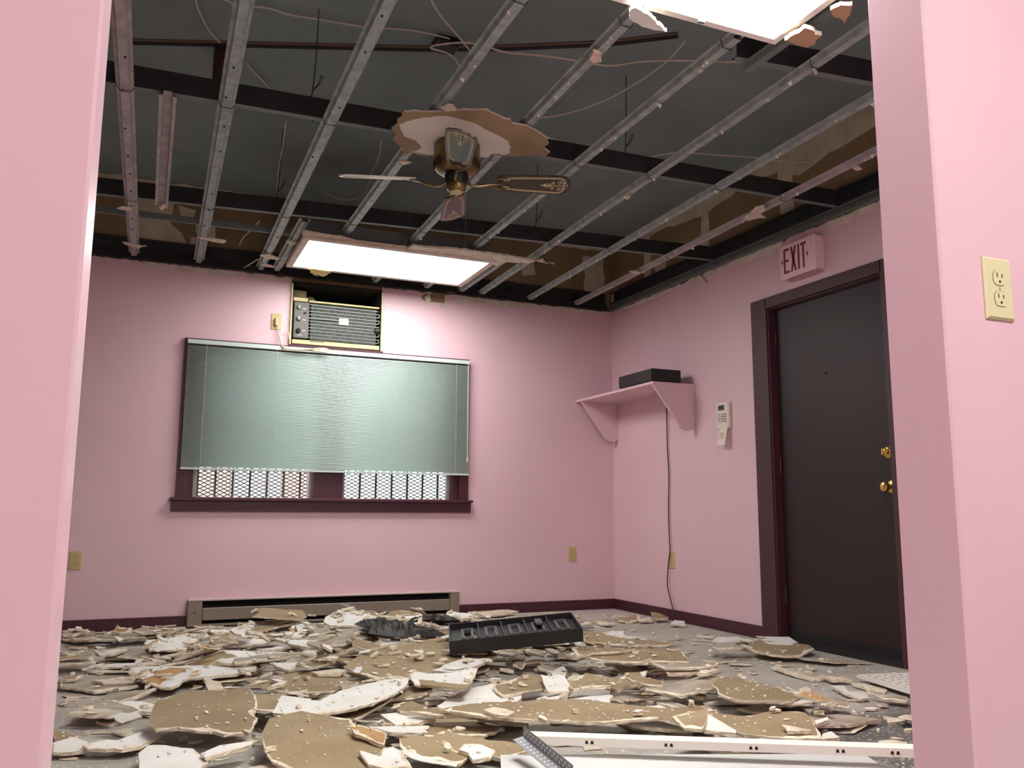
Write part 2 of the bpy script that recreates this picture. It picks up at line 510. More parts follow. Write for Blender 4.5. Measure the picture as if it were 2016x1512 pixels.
for q in ([(-0.16, 2.9), (0.10, 2.9), (0.08, 2.72), (0.16, 2.66), (0.22, 2.52), (0.02, 2.5), (-0.14, 2.52)], [(0.12, 2.86), (0.24, 2.84), (0.22, 2.74), (0.16, 2.75)],
          [(0.24, 2.78), (0.36, 2.80), (0.38, 2.64), (0.27, 2.62)], [(0.22, 2.64), (0.32, 2.66), (0.32, 2.5), (0.2, 2.5)], [(-0.62, 2.6), (-0.3, 2.58), (-0.32, 2.5), (-0.62, 2.5)],
          [(3.3, 2.9), (3.5, 2.9), (3.49, 2.46), (3.32, 2.46)], [(2.72, 2.76), (2.84, 2.80), (2.86, 2.68), (2.75, 2.66)], [(2.7, 2.6), (2.86, 2.57), (2.9, 2.5), (2.74, 2.5)]):
    BU(q)

MB().box(R-0.0008, R+0.001, 5.205, 5.235, 0.08, 2.39).build('drywall_seam', PINK, wall_right)
# baseboards
def baseboard(name, boxes):
    mb = MB()
    for b_ in boxes: mb.box(*b_)
    return struct(mb.build(name, MAROON))
baseboard('baseboard_back', [(XL, 0.33, B-0.012, B, 0, 0.076), (2.215, R, B-0.012, B, 0, 0.076), (XL, 0.33, B-0.022, B-0.012, 0, 0.012), (2.215, R, B-0.022, B-0.012, 0, 0.012)])
baseboard('baseboard_right', [(R-0.012, R, 4.355, B, 0, 0.076), (R-0.022, R-0.012, 4.355, B, 0, 0.012), (R-0.012, R, Y1, 3.2, 0, 0.076)])

# ---------------------------------------------------------------- exterior
o = MB().box(-14, 18, B+T+0.02, 30, -0.35, -0.25).build('ground_outside', mat('pale_pavement', srgb(205, 203, 198), 0.9, c2=srgb(190, 188, 184), scale=2)); struct(o)
bd = thing('building', 'pale brick building across the street, seen through window grille', 'building', (3, 19, -0.25))
BRK = mat('pale_brick', srgb(214, 186, 178), 0.9, c2=srgb(204, 172, 162), scale=30)
MB().box(-3.0, 4.0, 18.5, 24, -0.25, 4.5).build('facade', BRK, bd)
MB().box(-3.1, 4.1, 18.4, 24, 4.5, 4.8).build('parapet', WHITEM, bd)
for x in (-2.2, 0.0, 2.2):
    f_ = MB().box(x-0.5, x+0.5, 18.46, 18.52, 0.8, 2.4).build('window', WHITEM, bd)
    MB().box(x-0.42, x+0.42, 18.44, 18.47, 0.88, 2.32).build('pane', mat('far_glass', srgb(212, 212, 208), 0.4), f_)

# ---------------------------------------------------------------- window
win = thing('window_1', 'wide maroon-trimmed window with two sashes', None, (1.25, B, 0.84)); win['kind'] = 'structure'
def bwb(u0, u1, v0, v1, w0, w1, name, m, parent, bev=0.0):
    return MB(BW).box(u0, u1, v0, v1, w0, w1, bev=bev).build(name, m, parent, loc=BW(Vector(((u0+u1)/2, (v0+v1)/2, (w0+w1)/2))))
bwb(0.219, 2.287, 1.865, 1.925, 0, 0.02, 'head_casing', MAROON, win)
bwb(0.219, 0.295, 0.84, 1.865, 0, 0.02, 'side_casing', MAROON, win)
bwb(2.211, 2.287, 0.84, 1.865, 0, 0.02, 'side_casing', MAROON, win)
bwb(0.185, 2.318, 0.826, 0.846, -0.02, 0.05, 'sill', MAROON, win, 0.003)
bwb(0.196, 2.308, 0.752, 0.826, 0, 0.022, 'apron', MAROON, win)
bwb(1.125, 1.335, 0.84, 1.87, -0.05, 0.006, 'mullion', MAROON, win)
bwb(0.295, 0.325, 0.84, 1.87, -0.06, -0.005, 'side_jamb', MAROON, win)
bwb(2.165, 2.215, 0.84, 1.87, -0.06, -0.005, 'side_jamb', MAROON, win)
ALU = mat('pale_aluminium', srgb(196, 182, 184), 0.45, 0.2)
for (a, b_) in ((0.327, 1.127), (1.333, 2.163)):
    s = MB(BW)
    s.box(a, a+0.022, 0.845, 1.86, -0.10, -0.06); s.box(b_-0.022, b_, 0.845, 1.86, -0.10, -0.06); s.box(a, b_, 0.84, 0.852, -0.10, -0.06); s.box(a, b_, 1.84, 1.865, -0.10, -0.06)
    s.box(a+0.022, b_-0.022, 1.34, 1.37, -0.095, -0.065)
    sa = s.build('sash', ALU, win, loc=BW(Vector(((a+b_)/2, 1.3, -0.08))))
    MB(BW).box(a+0.02, b_-0.02, 0.85, 1.85, -0.083, -0.080).build('pane', GLASS, sa)
# jambs of the hole
MB(BW).box(WX0-0.001, WX0+0.03, WZ0, WZ1, -T, -0.06).build('reveal', MAROON, win)
MB(BW).box(WX1-0.03, WX1+0.001, WZ0, WZ1, -T, -0.06).build('reveal', MAROON, win)

gr = thing('security_grille', 'black steel bars and diamond mesh outside the window', 'grille', (1.25, B+0.24, 0.8))
GY = 0.24
for (a, b_) in ((0.25, 1.19), (1.27, 2.25)):
    MB(BW).box(a, b_, 0.80, 0.83, -GY-0.012, -GY+0.012).build('grille_rail', BLACKW, gr)
    MB(BW).box(a, b_, 1.88, 1.91, -GY-0.012, -GY+0.012).build('grille_rail', BLACKW, gr)
    n = 9
    for i in range(n):
        x = a + (b_-a)*(i)/(n-1)
        MB(BW).box(x-0.007, x+0.007, 0.83, 1.88, -GY-0.006, -GY+0.006).build('bar', BLACKW, gr)
    ms = MB(BW); pw, ph = 0.054, 0.027
    slope = ph/pw
    for sgn in (1, -1):
        k = 0
        c = -2.0
        while c < 3.2:
            # line v = 0.82 + c + sgn*slope*(u-a)
            pts = []
            for u in (a, b_):
                pts.append((u, 0.82+c+sgn*slope*(u-a)))
            (u0, v0), (u1, v1) = pts
            def clip(u0, v0, u1, v1, lo, hi):
                t0, t1 = 0.0, 1.0; dv = v1-v0
                ta, tb = (lo-v0)/dv, (hi-v0)/dv
                if ta > tb: ta, tb = tb, ta
                t0, t1 = max(t0, ta), min(t1, tb)
                return None if t0 >= t1 else (u0+(u1-u0)*t0, v0+dv*t0, u0+(u1-u0)*t1, v0+dv*t1)
            r_ = clip(u0, v0, u1, v1, 0.83, 1.88)
            if r_:
                p, q = Vector((r_[0], r_[1], 0)), Vector((r_[2], r_[3], 0)); d = (q-p).normalized(); nn = Vector((-d.y, d.x, 0))*0.0032
                z0, z1 = -GY-0.018-0.0012, -GY-0.018+0.0012
                vs = [p-nn+Vector((0, 0, z0)), p+nn+Vector((0, 0, z0)), q+nn+Vector((0, 0, z0)), q-nn+Vector((0, 0, z0)), p-nn+Vector((0, 0, z1)), p+nn+Vector((0, 0, z1)), q+nn+Vector((0, 0, z1)), q-nn+Vector((0, 0, z1))]
                ms._add(vs, [(0, 1, 2, 3), (7, 6, 5, 4), (0, 4, 5, 1), (1, 5, 6, 2), (2, 6, 7, 3), (3, 7, 4, 0)])
            c += ph
    ms.build('diamond_mesh', BLACKW, gr)

# blind
bl = thing('window_blind', 'pale grey-green venetian mini blind lowered over the window', 'blind', (1.258, B-0.035, 1.905))
bwb(0.236, 2.281, 1.883, 1.912, 0.022, 0.052, 'headrail', mat('blind_rail', srgb(200, 214, 210), 0.4), bl, 0.002)
bwb(0.236, 2.281, 1.030, 1.044, 0.026, 0.050, 'bottom_rail', MATS['blind_rail'], bl, 0.002)
pitch = 0.0107; ns = int((1.878-1.052)/pitch)
sl_me = None
for i in range(ns):
    zc = 1.054 + i*pitch
    if sl_me is None:
        s = MB(BW); th = math.radians(47); wd = 0.0165; seg = 4; vs = []
        for u in (0.238, 2.279):
            for k in range(seg+1):
                t = (k/seg-0.5)*wd; arch = 0.0015*(1-(2*k/seg-1)**2)
                # room-side edge lower
                vs.append((u, zc - t*math.sin(th) + arch*math.cos(th), 0.038 + t*math.cos(th) + arch*math.sin(th)))
        fs = [(k, k+1, seg+1+k+1, seg+1+k) for k in range(seg)]
        s._add(vs, fs, 0, True)
        ob = s.build('slat', SLATM, bl, loc=BW(Vector((1.258, zc, 0.038)))); sl_me = ob
        for p in ob.data.polygons: p.use_smooth = True
        so = ob.modifiers.new('solid', 'SOLIDIFY'); so.thickness = 0.0004
    else:
        ob = sl_me.copy(); COL.objects.link(ob); ob.parent = bl
        ob.location = BW(Vector((1.258, zc, 0.038))) - bl.location
for x in (0.36, 0.83, 1.27, 1.72, 2.17):
    MB(BW).tube([(x, 1.044, 0.051), (x, 1.885, 0.0515)], 0.0009, 5).build('ladder_cord', WHITEC, bl)
tw = MB(BW).tube([(2.262, 1.885, 0.056), (2.262, 1.15, 0.058)], 0.003, 6).build('tilt_wand', MATS['blind_rail'], bl)
MB(BW).lathe([(0.001, 1.165), (0.005, 1.16), (0.006, 1.14), (0.004, 1.13)], (2.262, 0.058), 8, axis=1).build('wand_tip', WHITEM, tw)

# ---------------------------------------------------------------- door
door = thing('door_1', 'dark maroon steel exit door with brass deadbolt and knob', None, (R, (DY0+DY1)/2, 0)); door['kind'] = 'structure'
def rwb(y0, y1, v0, v1, w0, w1, name, m, parent, bev=0.0):
    return MB(RW).box(-y0, -y1, v0, v1, w0, w1, bev=bev).build(name, m, parent, loc=RW(Vector((-(y0+y1)/2, (v0+v1)/2, (w0+w1)/2))))
FRM = mat('frame_maroon', srgb(70, 40, 48), 0.5)
rwb(DY1, DY1+0.135, 0, 2.10, 0, 0.02, 'side_casing', FRM, door, 0.003)
rwb(DY0-0.1, DY0, 0, 2.10, 0, 0.02, 'side_casing', FRM, door, 0.003)
rwb(DY0, DY1, DZ-0.005, 2.10, 0, 0.02, 'head_casing', FRM, door, 0.003)
rwb(DY1-0.012, DY1+0.004, 0, DZ, -0.1, 0.0, 'side_jamb', MAROON, door)
rwb(DY0-0.004, DY0+0.012, 0, DZ, -0.1, 0.0, 'side_jamb', MAROON, door)
rwb(DY0, DY1, DZ-0.012, DZ+0.004, -0.1, 0.0, 'head_jamb', MAROON, door)
leaf = rwb(DY0+0.013, DY1-0.013, 0.075, DZ-0.014, -0.085, -0.045, 'door_leaf', DOORM, door, 0.002)
rwb(DY0+0.0, DY1-0.0, 0.0, 0.03, -0.12, 0.02, 'threshold', mat('black_threshold', srgb(24, 24, 24), 0.6), door)
rwb(DY0+0.013, DY1-0.013, 0.03, 0.078, -0.08, -0.042, 'kick_gap_strip', BLACKP, leaf)  # black fill for the dark gap under the door leaf
for z in (1.84, 1.05, 0.28):
    MB(RW).lathe([(0.006, z-0.05), (0.006, z+0.05)], (-(DY1-0.016), -0.04), 10, axis=1).build('hinge', FRM, door)
def rlathe(prof, y, z, name, m, parent, n=20):
    # profile (r, w) around wall normal
    return MB(RW).lathe(prof, (-y, z), n, axis=2).build(name, m, parent)
db = rlathe([(0.033, -0.045), (0.033, -0.036), (0.026, -0.030), (0.018, -0.028), (0.018, -0.012), (0.020, -0.008), (0.014, -0.004), (0.001, -0.003)], 3.365, 1.083, 'deadbolt', BRASSB, leaf)
MB(RW).box(-3.365-0.004, -3.365+0.004, 1.083-0.018, 1.083+0.018, -0.006, 0.008, bev=0.002).build('thumb_turn', BRASSB, db)
rlathe([(0.034, -0.045), (0.032, -0.038), (0.014, -0.034), (0.013, -0.012), (0.024, -0.004), (0.028, 0.008), (0.024, 0.020), (0.012, 0.026), (0.001, 0.027)], 3.355, 0.9, 'door_knob', BRASSB, leaf)
rlathe([(0.008, -0.045), (0.007, -0.041), (0.001, -0.0405)], 3.79, 1.565, 'peephole', SLOT, leaf, 12)
rlathe([(0.004, -0.045), (0.003, -0.0425), (0.001, -0.0424)], 3.79, 1.63, 'screw_hole', SLOT, leaf, 8)

# ================================================================ CEILING GRID
CZ = 2.452  # underside of the furring channels
def hat(x, y0, y1, z=CZ, x1=None, flip=False):
    """hat-shaped furring channel running along y; returns MB"""
    x1 = x if x1 is None else x1
    # profile (dx, dz)
    P = [(-0.034, 0.022), (-0.034, 0.0205), (-0.0215, 0.0205), (-0.0165, 0.0), (0.0165, 0.0), (0.0215, 0.0205), (0.034, 0.0205), (0.034, 0.022),
         (0.0205, 0.022), (0.0158, 0.0014), (-0.0158, 0.0014), (-0.0205, 0.022)]
    if flip: P = [(a, 0.022-b) for a, b in P]
    mb = MB(); n = len(P); vs = [(x+a, y0, z+b) for a, b in P] + [(x1+a, y1, z+b) for a, b in P]
    fs = [(i, (i+1) % n, n+(i+1) % n, n+i) for i in range(n)]
    mb._add(vs, fs)
    return mb

SC = 1.25
def hat_w(x, y0, y1, x1=None, z=CZ, flip=False):
    mb = hat(0, y0, y1, z, 0 if x1 is None else (x1-x), flip)
    mb.v = [Vector((x + (p.x if x1 is None else p.x), p.y, p.z)) for p in mb.v]
    return mb

ordn = ['first', 'second', 'third', 'fourth', 'fifth', 'sixth', 'seventh', 'eighth', 'ninth']
carr = [((XL, 3.70), (R, 3.535)), ((XL, 5.20), (R, 4.68)), ((XL, 2.62), (R, 2.30))]
def cy(c, x): (xa, ya), (xb, yb) = c; return ya+(yb-ya)*(x-xa)/(xb-xa)
CH_LIST = [ # x at near end, x at far end, y spans
    (3.10, 3.215, [(Y1, B-0.03)]), (2.68, 2.79, [(Y1, B-0.03)]), (2.275, 2.375, [(Y1, B-0.03)]), (1.88, 1.92, [(2.33, 5.10), (5.86, B-0.03)]),
    (1.465, 1.52, [(2.33, 5.10), (5.86, B-0.03)]), (1.068, 1.078, [(2.33, 5.10), (5.86, B-0.03)]), (0.662, 0.69, [(Y1, B-0.03)]), (0.215, 0.275, [(Y1, B-0.03)]), (-0.17, -0.135, [(Y1, B-0.03)])]
for i, (xa, xb, spans) in enumerate(CH_LIST):
    for k, (ya, yb) in enumerate(spans):
        fx = lambda y: xa+(xb-xa)*(y-2.4)/(6.1-2.4)
        mb = hat_w(fx(ya), ya, yb, fx(yb))
        o = mb.build('furring_channel', GALVP if i in (0, 8) else GALV, loc=(fx(ya), ya, CZ))
        lab = '%s furring channel from the exit-door wall, bare galvanized steel' % ordn[i]
        if k == 1: lab = 'short furring channel stub behind the light, in line with %s channel' % ordn[i]
        elif len(spans) == 2: lab = '%s furring channel from the exit-door wall, ending at the lit light' % ordn[i]
        tag(o, lab, 'ceiling channel', 'furring channels')
        # wire ties at the carriers and screw heads along the web
        for c in carr:
            y = cy(c, fx(3.7))
            if ya < y < yb:
                x = fx(y)
                MB().tube([(x-0.036, y-0.012, CZ+0.0195), (x-0.02, y-0.002, CZ-0.003), (x+0.02, y+0.002, CZ-0.003), (x+0.036, y+0.012, CZ+0.0195)], 0.0018, 5).build('tie_wire', BLACKW, o)
        y = ya+0.2
        rr = random.Random(i*7+k)
        while y < yb:
            x = fx(y)+rr.uniform(-0.01, 0.01)
            if y > 2.3 and rr.random() < 0.75:
                MB().lathe([(0.0035, CZ-0.006), (0.0045, CZ-0.002), (0.004, CZ+0.001)], (x, y), 6).build('screw', SLOT if i > 5 else WHITEM, o)
            y += rr.uniform(0.22, 0.4)
# broken loose length
o = hat_w(0.005, 3.62, 5.02, 0.012, z=CZ-0.002, flip=True).build('furring_channel', GALVP, loc=(0, 3.62, CZ))
tag(o, 'short broken furring channel, open side down, cut off at both ends', 'ceiling channel', 'furring channels')
# framing around the lights
o = hat_w(0.80, 4.98, B-0.05, 0.80).build('furring_channel', GALV, loc=(0.8, 4.98, CZ)); tag(o, 'furring channel along the left end of the window-side light', 'ceiling channel', 'furring channels')
o = hat_w(2.19, 5.12, B-0.05, 2.2).build('furring_channel', GALV, loc=(2.19, 5.12, CZ)); tag(o, 'furring channel along the right end of the window-side light', 'ceiling channel', 'furring channels')
o = hat_w(2.06, Y1+0.1, 2.50, 2.06).build('furring_channel', MIDST, loc=(2.06, 1.3, CZ)); tag(o, 'cut furring channel beside the light with missing drywall near the opening', 'ceiling channel', 'furring channels')

# carriers: dark C channels across
def carrier(xa, ya, xb, yb, z0, hgt, name, label, m=DARKST, fl=0.035):
    d = Vector((xb-xa, yb-ya, 0)).normalized(); nrm = Vector((-d.y, d.x, 0))
    prof = [(0, 0), (fl, 0), (fl, 0.012), (fl-0.002, 0.012), (fl-0.002, 0.002), (0.002, 0.002), (0.002, hgt-0.002), (fl-0.002, hgt-0.002), (fl-0.002, hgt-0.012), (fl, hgt-0.012), (fl, hgt), (0, hgt)]
    mb = MB(); n = len(prof)
    A = Vector((xa, ya, z0)); Bv = Vector((xb, yb, z0))
    vs = [A+nrm*a+Vector((0, 0, b)) for a, b in prof] + [Bv+nrm*a+Vector((0, 0, b)) for a, b in prof]
    mb._add(vs, [(i, (i+1) % n, n+(i+1) % n, n+i) for i in range(n)])
    mb._add(vs, [list(range(n)), list(range(n, 2*n))])
    o = mb.build(name, [m, MIDST], loc=A)
    # light on the bottom flange is put in as paler steel
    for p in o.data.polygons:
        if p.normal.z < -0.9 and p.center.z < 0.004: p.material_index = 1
    return tag(o, label, 'ceiling channel', 'carrier channels')

z0 = CZ+0.023
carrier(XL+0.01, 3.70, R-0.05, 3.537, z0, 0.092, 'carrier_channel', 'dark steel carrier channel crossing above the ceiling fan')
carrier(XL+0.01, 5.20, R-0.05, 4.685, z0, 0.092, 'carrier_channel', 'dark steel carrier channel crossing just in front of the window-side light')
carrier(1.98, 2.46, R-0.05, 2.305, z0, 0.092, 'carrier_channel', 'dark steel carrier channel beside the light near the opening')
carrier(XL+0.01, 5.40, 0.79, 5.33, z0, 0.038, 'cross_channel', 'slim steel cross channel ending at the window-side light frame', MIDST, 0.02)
# perimeter tracks
o = MB().box(R-0.03, R-0.001, Y1, B-0.001, 2.432, 2.4395); o.box(R-0.0025, R-0.001, Y1, B-0.001, 2.4395, 2.475)
tag(o.build('wall_track', MIDST, loc=(R, 4, 2.44)), 'grey perimeter track along the top of the exit-door wall', 'ceiling channel')
o = MB().box(XL, R-0.04, B-0.03, B-0.001, 2.432, 2.4395); o.box(XL, R-0.04, B-0.0025, B-0.001, 2.4395, 2.475)
tag(o.build('wall_track', DARKST, loc=(1, B, 2.44)), 'dark perimeter track along the top of the window wall', 'ceiling channel')
pt = carrier(R-0.006, Y1+0.01, R-0.006, B-0.06, 2.476, 0.1, 'carrier_channel', 'black carrier channel hugging the exit-door wall')
pt = MB().box(XL+0.01, R-0.06, B-0.008, B-0.004, 2.4765, 2.585); pt.box(XL+0.01, R-0.06, B-0.035, B-0.008, 2.4765, 2.480)
pt = tag(pt.build('carrier_channel', DARKST, loc=(1, B, 2.47)), 'black carrier channel hugging the window wall', 'ceiling channel', 'carrier channels')
for x in (0.33, 2.62, 3.2): MB().box(x-0.035, x+0.035, B-0.0095, B-0.0081, 2.505, 2.55).build('knockout', SLOT, pt)

# deck details
seam = [onz(225, 84, DECK-0.006), onz(540, 92, DECK-0.006), onz(840, 99, DECK-0.006), onz(1000, 97, DECK-0.006), onz(1200, 88, DECK-0.006), onz(1335, 72, DECK-0.006)]
mb = MB()
for a, b_ in zip(seam[:-1], seam[1:]):
    d = (b_-a).normalized(); nn = Vector((-d.y, d.x, 0))
    for off, w_, mi in ((0, 0.016, 0), (-0.026, 0.008, 1)):
        c0, c1 = a+nn*off, b_+nn*off
        vs = [c0-nn*w_, c0+nn*w_, c1+nn*w_, c1-nn*w_]; vs = vs + [p+Vector((0, 0, 0.0062)) for p in vs]
        mb._add(vs, [(0, 1, 2, 3), (4, 5, 6, 7), (0, 1, 5, 4), (1, 2, 6, 5), (2, 3, 7, 6), (3, 0, 4, 7)], mi)
tag(mb.build('seam_strip', [mat('seam_black', srgb(26, 22, 20), 0.8), mat('seam_wood', srgb(104, 84, 66), 0.8)], loc=seam[0]), 'dark seam strip crossing the grey deck above the channels', 'strip')
c = onz(437, 95, DECK)
tag(MB().box(c.x-0.035, c.x+0.035, c.y-0.03, c.y+0.05, DECK-0.27, DECK).build('wood_block', mat('dark_wood', srgb(58, 34, 30), 0.7, c2=srgb(44, 26, 24), scale=12), loc=(c.x, c.y, DECK)), 'dark wooden block hanging from the deck behind a channel', 'wood block')
c = onz(878, 82, DECK)
jb = thing('junction_box', 'small black electrical box on the deck where cables meet', 'junction box', (c.x, c.y, DECK))
MB().box(c.x-0.06, c.x+0.06, c.y-0.06, c.y+0.06, DECK-0.035, DECK, bev=0.006).build('box_body', BLACKP, jb)
MB().box(c.x-0.045, c.x+0.045, c.y-0.045, c.y+0.045, DECK-0.039, DECK-0.034).build('cover_plate', DARKST, jb)

# cables
cz = DECK-0.02
def cable(pts, z, label, r=0.0042, m=TANC):
    q = []
    for i, p in enumerate(pts):
        zz = p[2] if len(p) > 2 else z
        q.append(onz(p[0], p[1], zz))
    return wire('cable', q, r, m, label, 'cable', 'ceiling cables')
cable([(378, -40), (385, 0), (394, 27), (412, 60), (433, 84)], cz, 'pale cable running to the hanging wooden block')
cable([(484, 122), (498, 140), (520, 162), (540, 185)], cz, 'short pale cable end behind the channel by the wooden block')
cable([(427, -8), (466, 9), (504, 13), (537, 18), (567, 28), (632, 39), (707, 51), (751, 55), (819, 61), (885, 76)], cz, 'long pale cable running across channels into the black electrical box')
cable([(846, -15), (849, 0), (867, 30), (902, 71), (932, 107), (942, 106), (943, 96), (930, 85), (902, 84), (858, 89), (849, 95), (879, 104), (896, 116), (902, 128)], 2.80, 'looped pale cable drooping below the black electrical box', 0.0045)
cable([(965, 94), (998, 103), (1072, 110), (1135, 119), (1170, 126), (1206, 129), (1251, 122), (1304, 119), (1361, 119), (1420, 121), (1490, 121), (1560, 110)], 2.86, 'pale cable running from the electrical box toward the light near the opening', 0.005)
cable([(1050, 236), (1063, 232), (1117, 223), (1206, 190), (1300, 131), (1350, 80)], 2.90, 'pale cable slanting from above the fan toward the light', 0.005)
cable([(1075, 270), (1120, 284), (1158, 295), (1191, 298), (1242, 315), (1300, 305), (1340, 300), (1400, 304), (1468, 309), (1560, 318), (1650, 320)], 2.85, 'pale cable sagging right of the fan toward the exit-door wall', 0.0045)
cable([(752, 258, DECK-0.005), (751, 276), (748, 300), (740, 325), (731, 342), (716, 381), (692, 393), (662, 390), (641, 376)], 2.88, 'pale cable hanging in a hook shape left of the fan', 0.0036)
cable([(511, 435), (495, 452), (478, 469), (467, 490), (449, 502), (424, 524)], 2.62, 'white cable dropping behind channels above the window wall', 0.0042, WHITEC)
cable([(508, 510), (484, 525), (467, 532), (440, 534)], 2.46, 'white cable lying along the window wall top', 0.0036, WHITEC)
cable([(267, 421), (280, 431), (292, 442), (300, 460), (299, 469)], 2.7, 'short white cable hanging loose beside the ninth channel', 0.0036, WHITEC)
cable([(563, 240), (556, 290), (549, 330), (545, 380)], 2.75, 'thin pale wire hanging straight behind the seventh channel', 0.003)
# hanger wires
for (px, py, c, lab) in ((612, 240, carr[0], 'black hanger wire left of the ceiling fan'), (1228, 345, carr[0], 'black hanger wire right of the ceiling fan'), (1035, 492, carr[1], 'black hanger wire above the right end of the window-side light'), (540, 432, carr[1], 'black hanger wire above the left end of the window-side light')):
    p = onz(px, py, z0); y = cy(c, p.x)+0.041
    q = [Vector((p.x+0.006, y+0.002, z0-0.002)), Vector((p.x-0.004, y+0.003, z0+0.11)), Vector((p.x, y+0.005, z0+0.14)), Vector((p.x+0.01, y+0.01, z0+0.3)), Vector((p.x+0.015, y+0.012, DECK))]
    o = wire('hanger_wire', q, 0.0024, BLACKW, lab, 'wire', 'hanger wires', 5)
    lp = [Vector((p.x, y+0.005, z0+0.14)), Vector((p.x+0.03, y, z0+0.18)), Vector((p.x+0.045, y, z0+0.22)), Vector((p.x+0.035, y, z0+0.22)), Vector((p.x+0.02, y, z0+0.17)), Vector((p.x, y+0.005, z0+0.15))]
    MB().tube(lp, 0.0018, 5).build('twisted_end', BLACKW, o)

# ---------------------------------------------------------------- ceiling lights
def troffer(name, label, x0, x1, y0, y1, z, strength, rim, frame_m, drop=0.0):
    t = thing(name, label, 'ceiling light', ((x0+x1)/2, (y0+y1)/2, z))
    fr = MB()
    a, b_, c, d = x0-rim, x1+rim, y0-rim, y1+rim
    fr.box(a, b_, c, y0, z-0.004, z+0.028, bev=0.002); fr.box(a, b_, y1, d, z-0.004, z+0.028, bev=0.002)
    fr.box(a, x0, y0, y1, z-0.004, z+0.028, bev=0.002); fr.box(x1, b_, y0, y1, z-0.004, z+0.028, bev=0.002)
    fr.build('frame', frame_m, t)
    MB().box(x0+0.001, x1-0.001, y0+0.001, y1-0.001, z+0.004, z+0.008).build('diffuser', diffuser_mat(name+'_diffuser', strength), t)
    hs = MB(); hs.box(x0-0.01, x1+0.01, y0-0.01, y0-0.008, z+0.028, z+0.12); hs.box(x0-0.01, x1+0.01, y1+0.008, y1+0.01, z+0.028, z+0.12)
    hs.box(x0-0.01, x0-0.008, y0, y1, z+0.028, z+0.12); hs.box(x1+0.008, x1+0.01, y0, y1, z+0.028, z+0.12); hs.box(x0-0.01, x1+0.01, y0-0.01, y1+0.01, z+0.12, z+0.122)
    hs.build('housing', MIDST, t)
    return t

tr1 = troffer('ceiling_light', 'lit fluorescent ceiling light panel above the air conditioner and window', 0.86, 2.045, 5.165, 5.775, 2.405, PANEL_L, 0.042, CREAM)
tr2 = troffer('ceiling_light', 'lit fluorescent ceiling light panel with white frame near the opening', 0.79, 1.965, 1.66, 2.238, 2.428, PANEL_L*1.7, 0.03, WHITEM)
# clips on the near light frame
for x in (1.42, 1.66):
    MB().box(x-0.014, x+0.014, 2.238, 2.252, 2.416, 2.425, bev=0.002).build('latch', MIDST, tr2)
troffer('ceiling_light', 'added unseen ceiling light outside the opening, brightening the right jamb', -1.78, -1.18, -0.5, 0.7, 2.41, HALL_L*0.4, 0.03, WHITEM)  # added lamp out of view, brightens the inner face of the right jamb
trh = troffer('ceiling_light', 'fluorescent ceiling light in the space outside the opening', 0.62, 1.82, -0.5, 0.1, 2.41, HALL_L, 0.03, WHITEM)

# ---------------------------------------------------------------- drywall remnants still on the ceiling
rgc = random.Random(21)
def remnant(name, label, pts, z, th, m_face, m_core, step=0.03, amp=0.011, cat='drywall'):
    q = [(p.x, p.y) for p in (onz(a, b_, z) for a, b_ in pts)]
    c = Vector((sum(a for a, _ in q)/len(q), sum(b_ for _, b_ in q)/len(q), z))
    o = MB().prism(crack(q, 0.018, 0.09)[0], z, z+th, mi=0, mi_side=1).build(name, [m_face, m_core], loc=c)
    return tag(o, label, cat)
zz = lambda L, x0, y0, s: [(x0+a*s, y0+b_*s) for a, b_ in L]
FR = remnant('drywall_remnant', 'torn brown and white drywall remnant left around the ceiling fan',
    zz([(485, 258), (545, 215), (530, 200), (590, 122), (640, 118), (800, 125), (1000, 115), (1240, 110), (1300, 140), (1440, 215), (1560, 235), (1680, 300), (1730, 345), (1735, 375), (1695, 400), (1745, 445), (1715, 475), (1550, 468), (1350, 472), (1270, 462), (1265, 490), (1205, 488), (1150, 470), (800, 470), (650, 448), (590, 462), (560, 400), (520, 320)], 650, 190, .248), 2.437, 0.008, mat('old_brown_paper', srgb(164, 140, 108), 0.85, c2=srgb(150, 126, 96), scale=6), CREAM)
q = [onz(a, b_, 2.4355) for a, b_ in zz([(545, 222), (660, 185), (850, 158), (1010, 175), (1160, 218), (1290, 290), (1420, 362), (1425, 430), (1385, 464), (1280, 455), (1262, 484), (1210, 482), (1150, 466), (800, 464), (650, 440), (700, 425), (728, 405), (680, 350), (590, 318), (555, 250)], 650, 190, .248)]
MB().prism(crack([(p.x, p.y) for p in q], 0.02, 0.07)[0], 2.4352, 2.4372).build('white_paint_face', mat('old_ceiling_paint', srgb(224, 216, 208), 0.75), FR)
p = [onz(a, b_, 2.4405) for a, b_ in ((868, 212), (880, 205), (892, 207), (900, 216), (880, 220))]
MB().prism([(a.x, a.y) for a in p], 2.4385, 2.4445).build('torn_corner', CREAM, FR)
remnant('drywall_remnant', 'cream drywall strip along the front edge of the window-side light', [(803, 489), (812, 484), (860, 489), (930, 496), (965, 499), (1010, 507), (1092, 521), (1040, 518), (1000, 516), (972, 523), (955, 516), (880, 507), (803, 497)], 2.412, 0.013, CREAM, GYPS)
remnant('drywall_remnant', 'torn paper edge along the front left of the window-side light', [(594, 462), (600, 455), (640, 462), (672, 466), (700, 474), (760, 482), (800, 486), (800, 494), (730, 484), (660, 476), (610, 473)], 2.414, 0.008, mat('torn_tan_paper', srgb(206, 184, 164), 0.85, c2=srgb(170, 146, 124), scale=20), GYPS, 0.02, 0.006)
remnant('drywall_remnant', 'yellow-white foam lump under the left rear of the window-side light', [(605, 529), (622, 530), (653, 535), (645, 541), (636, 545), (622, 541)], 2.398, 0.012, mat('yellow_foam', srgb(232, 214, 160), 0.9, c2=srgb(214, 180, 110), scale=30), MATS['yellow_foam'], 0.015, 0.004)
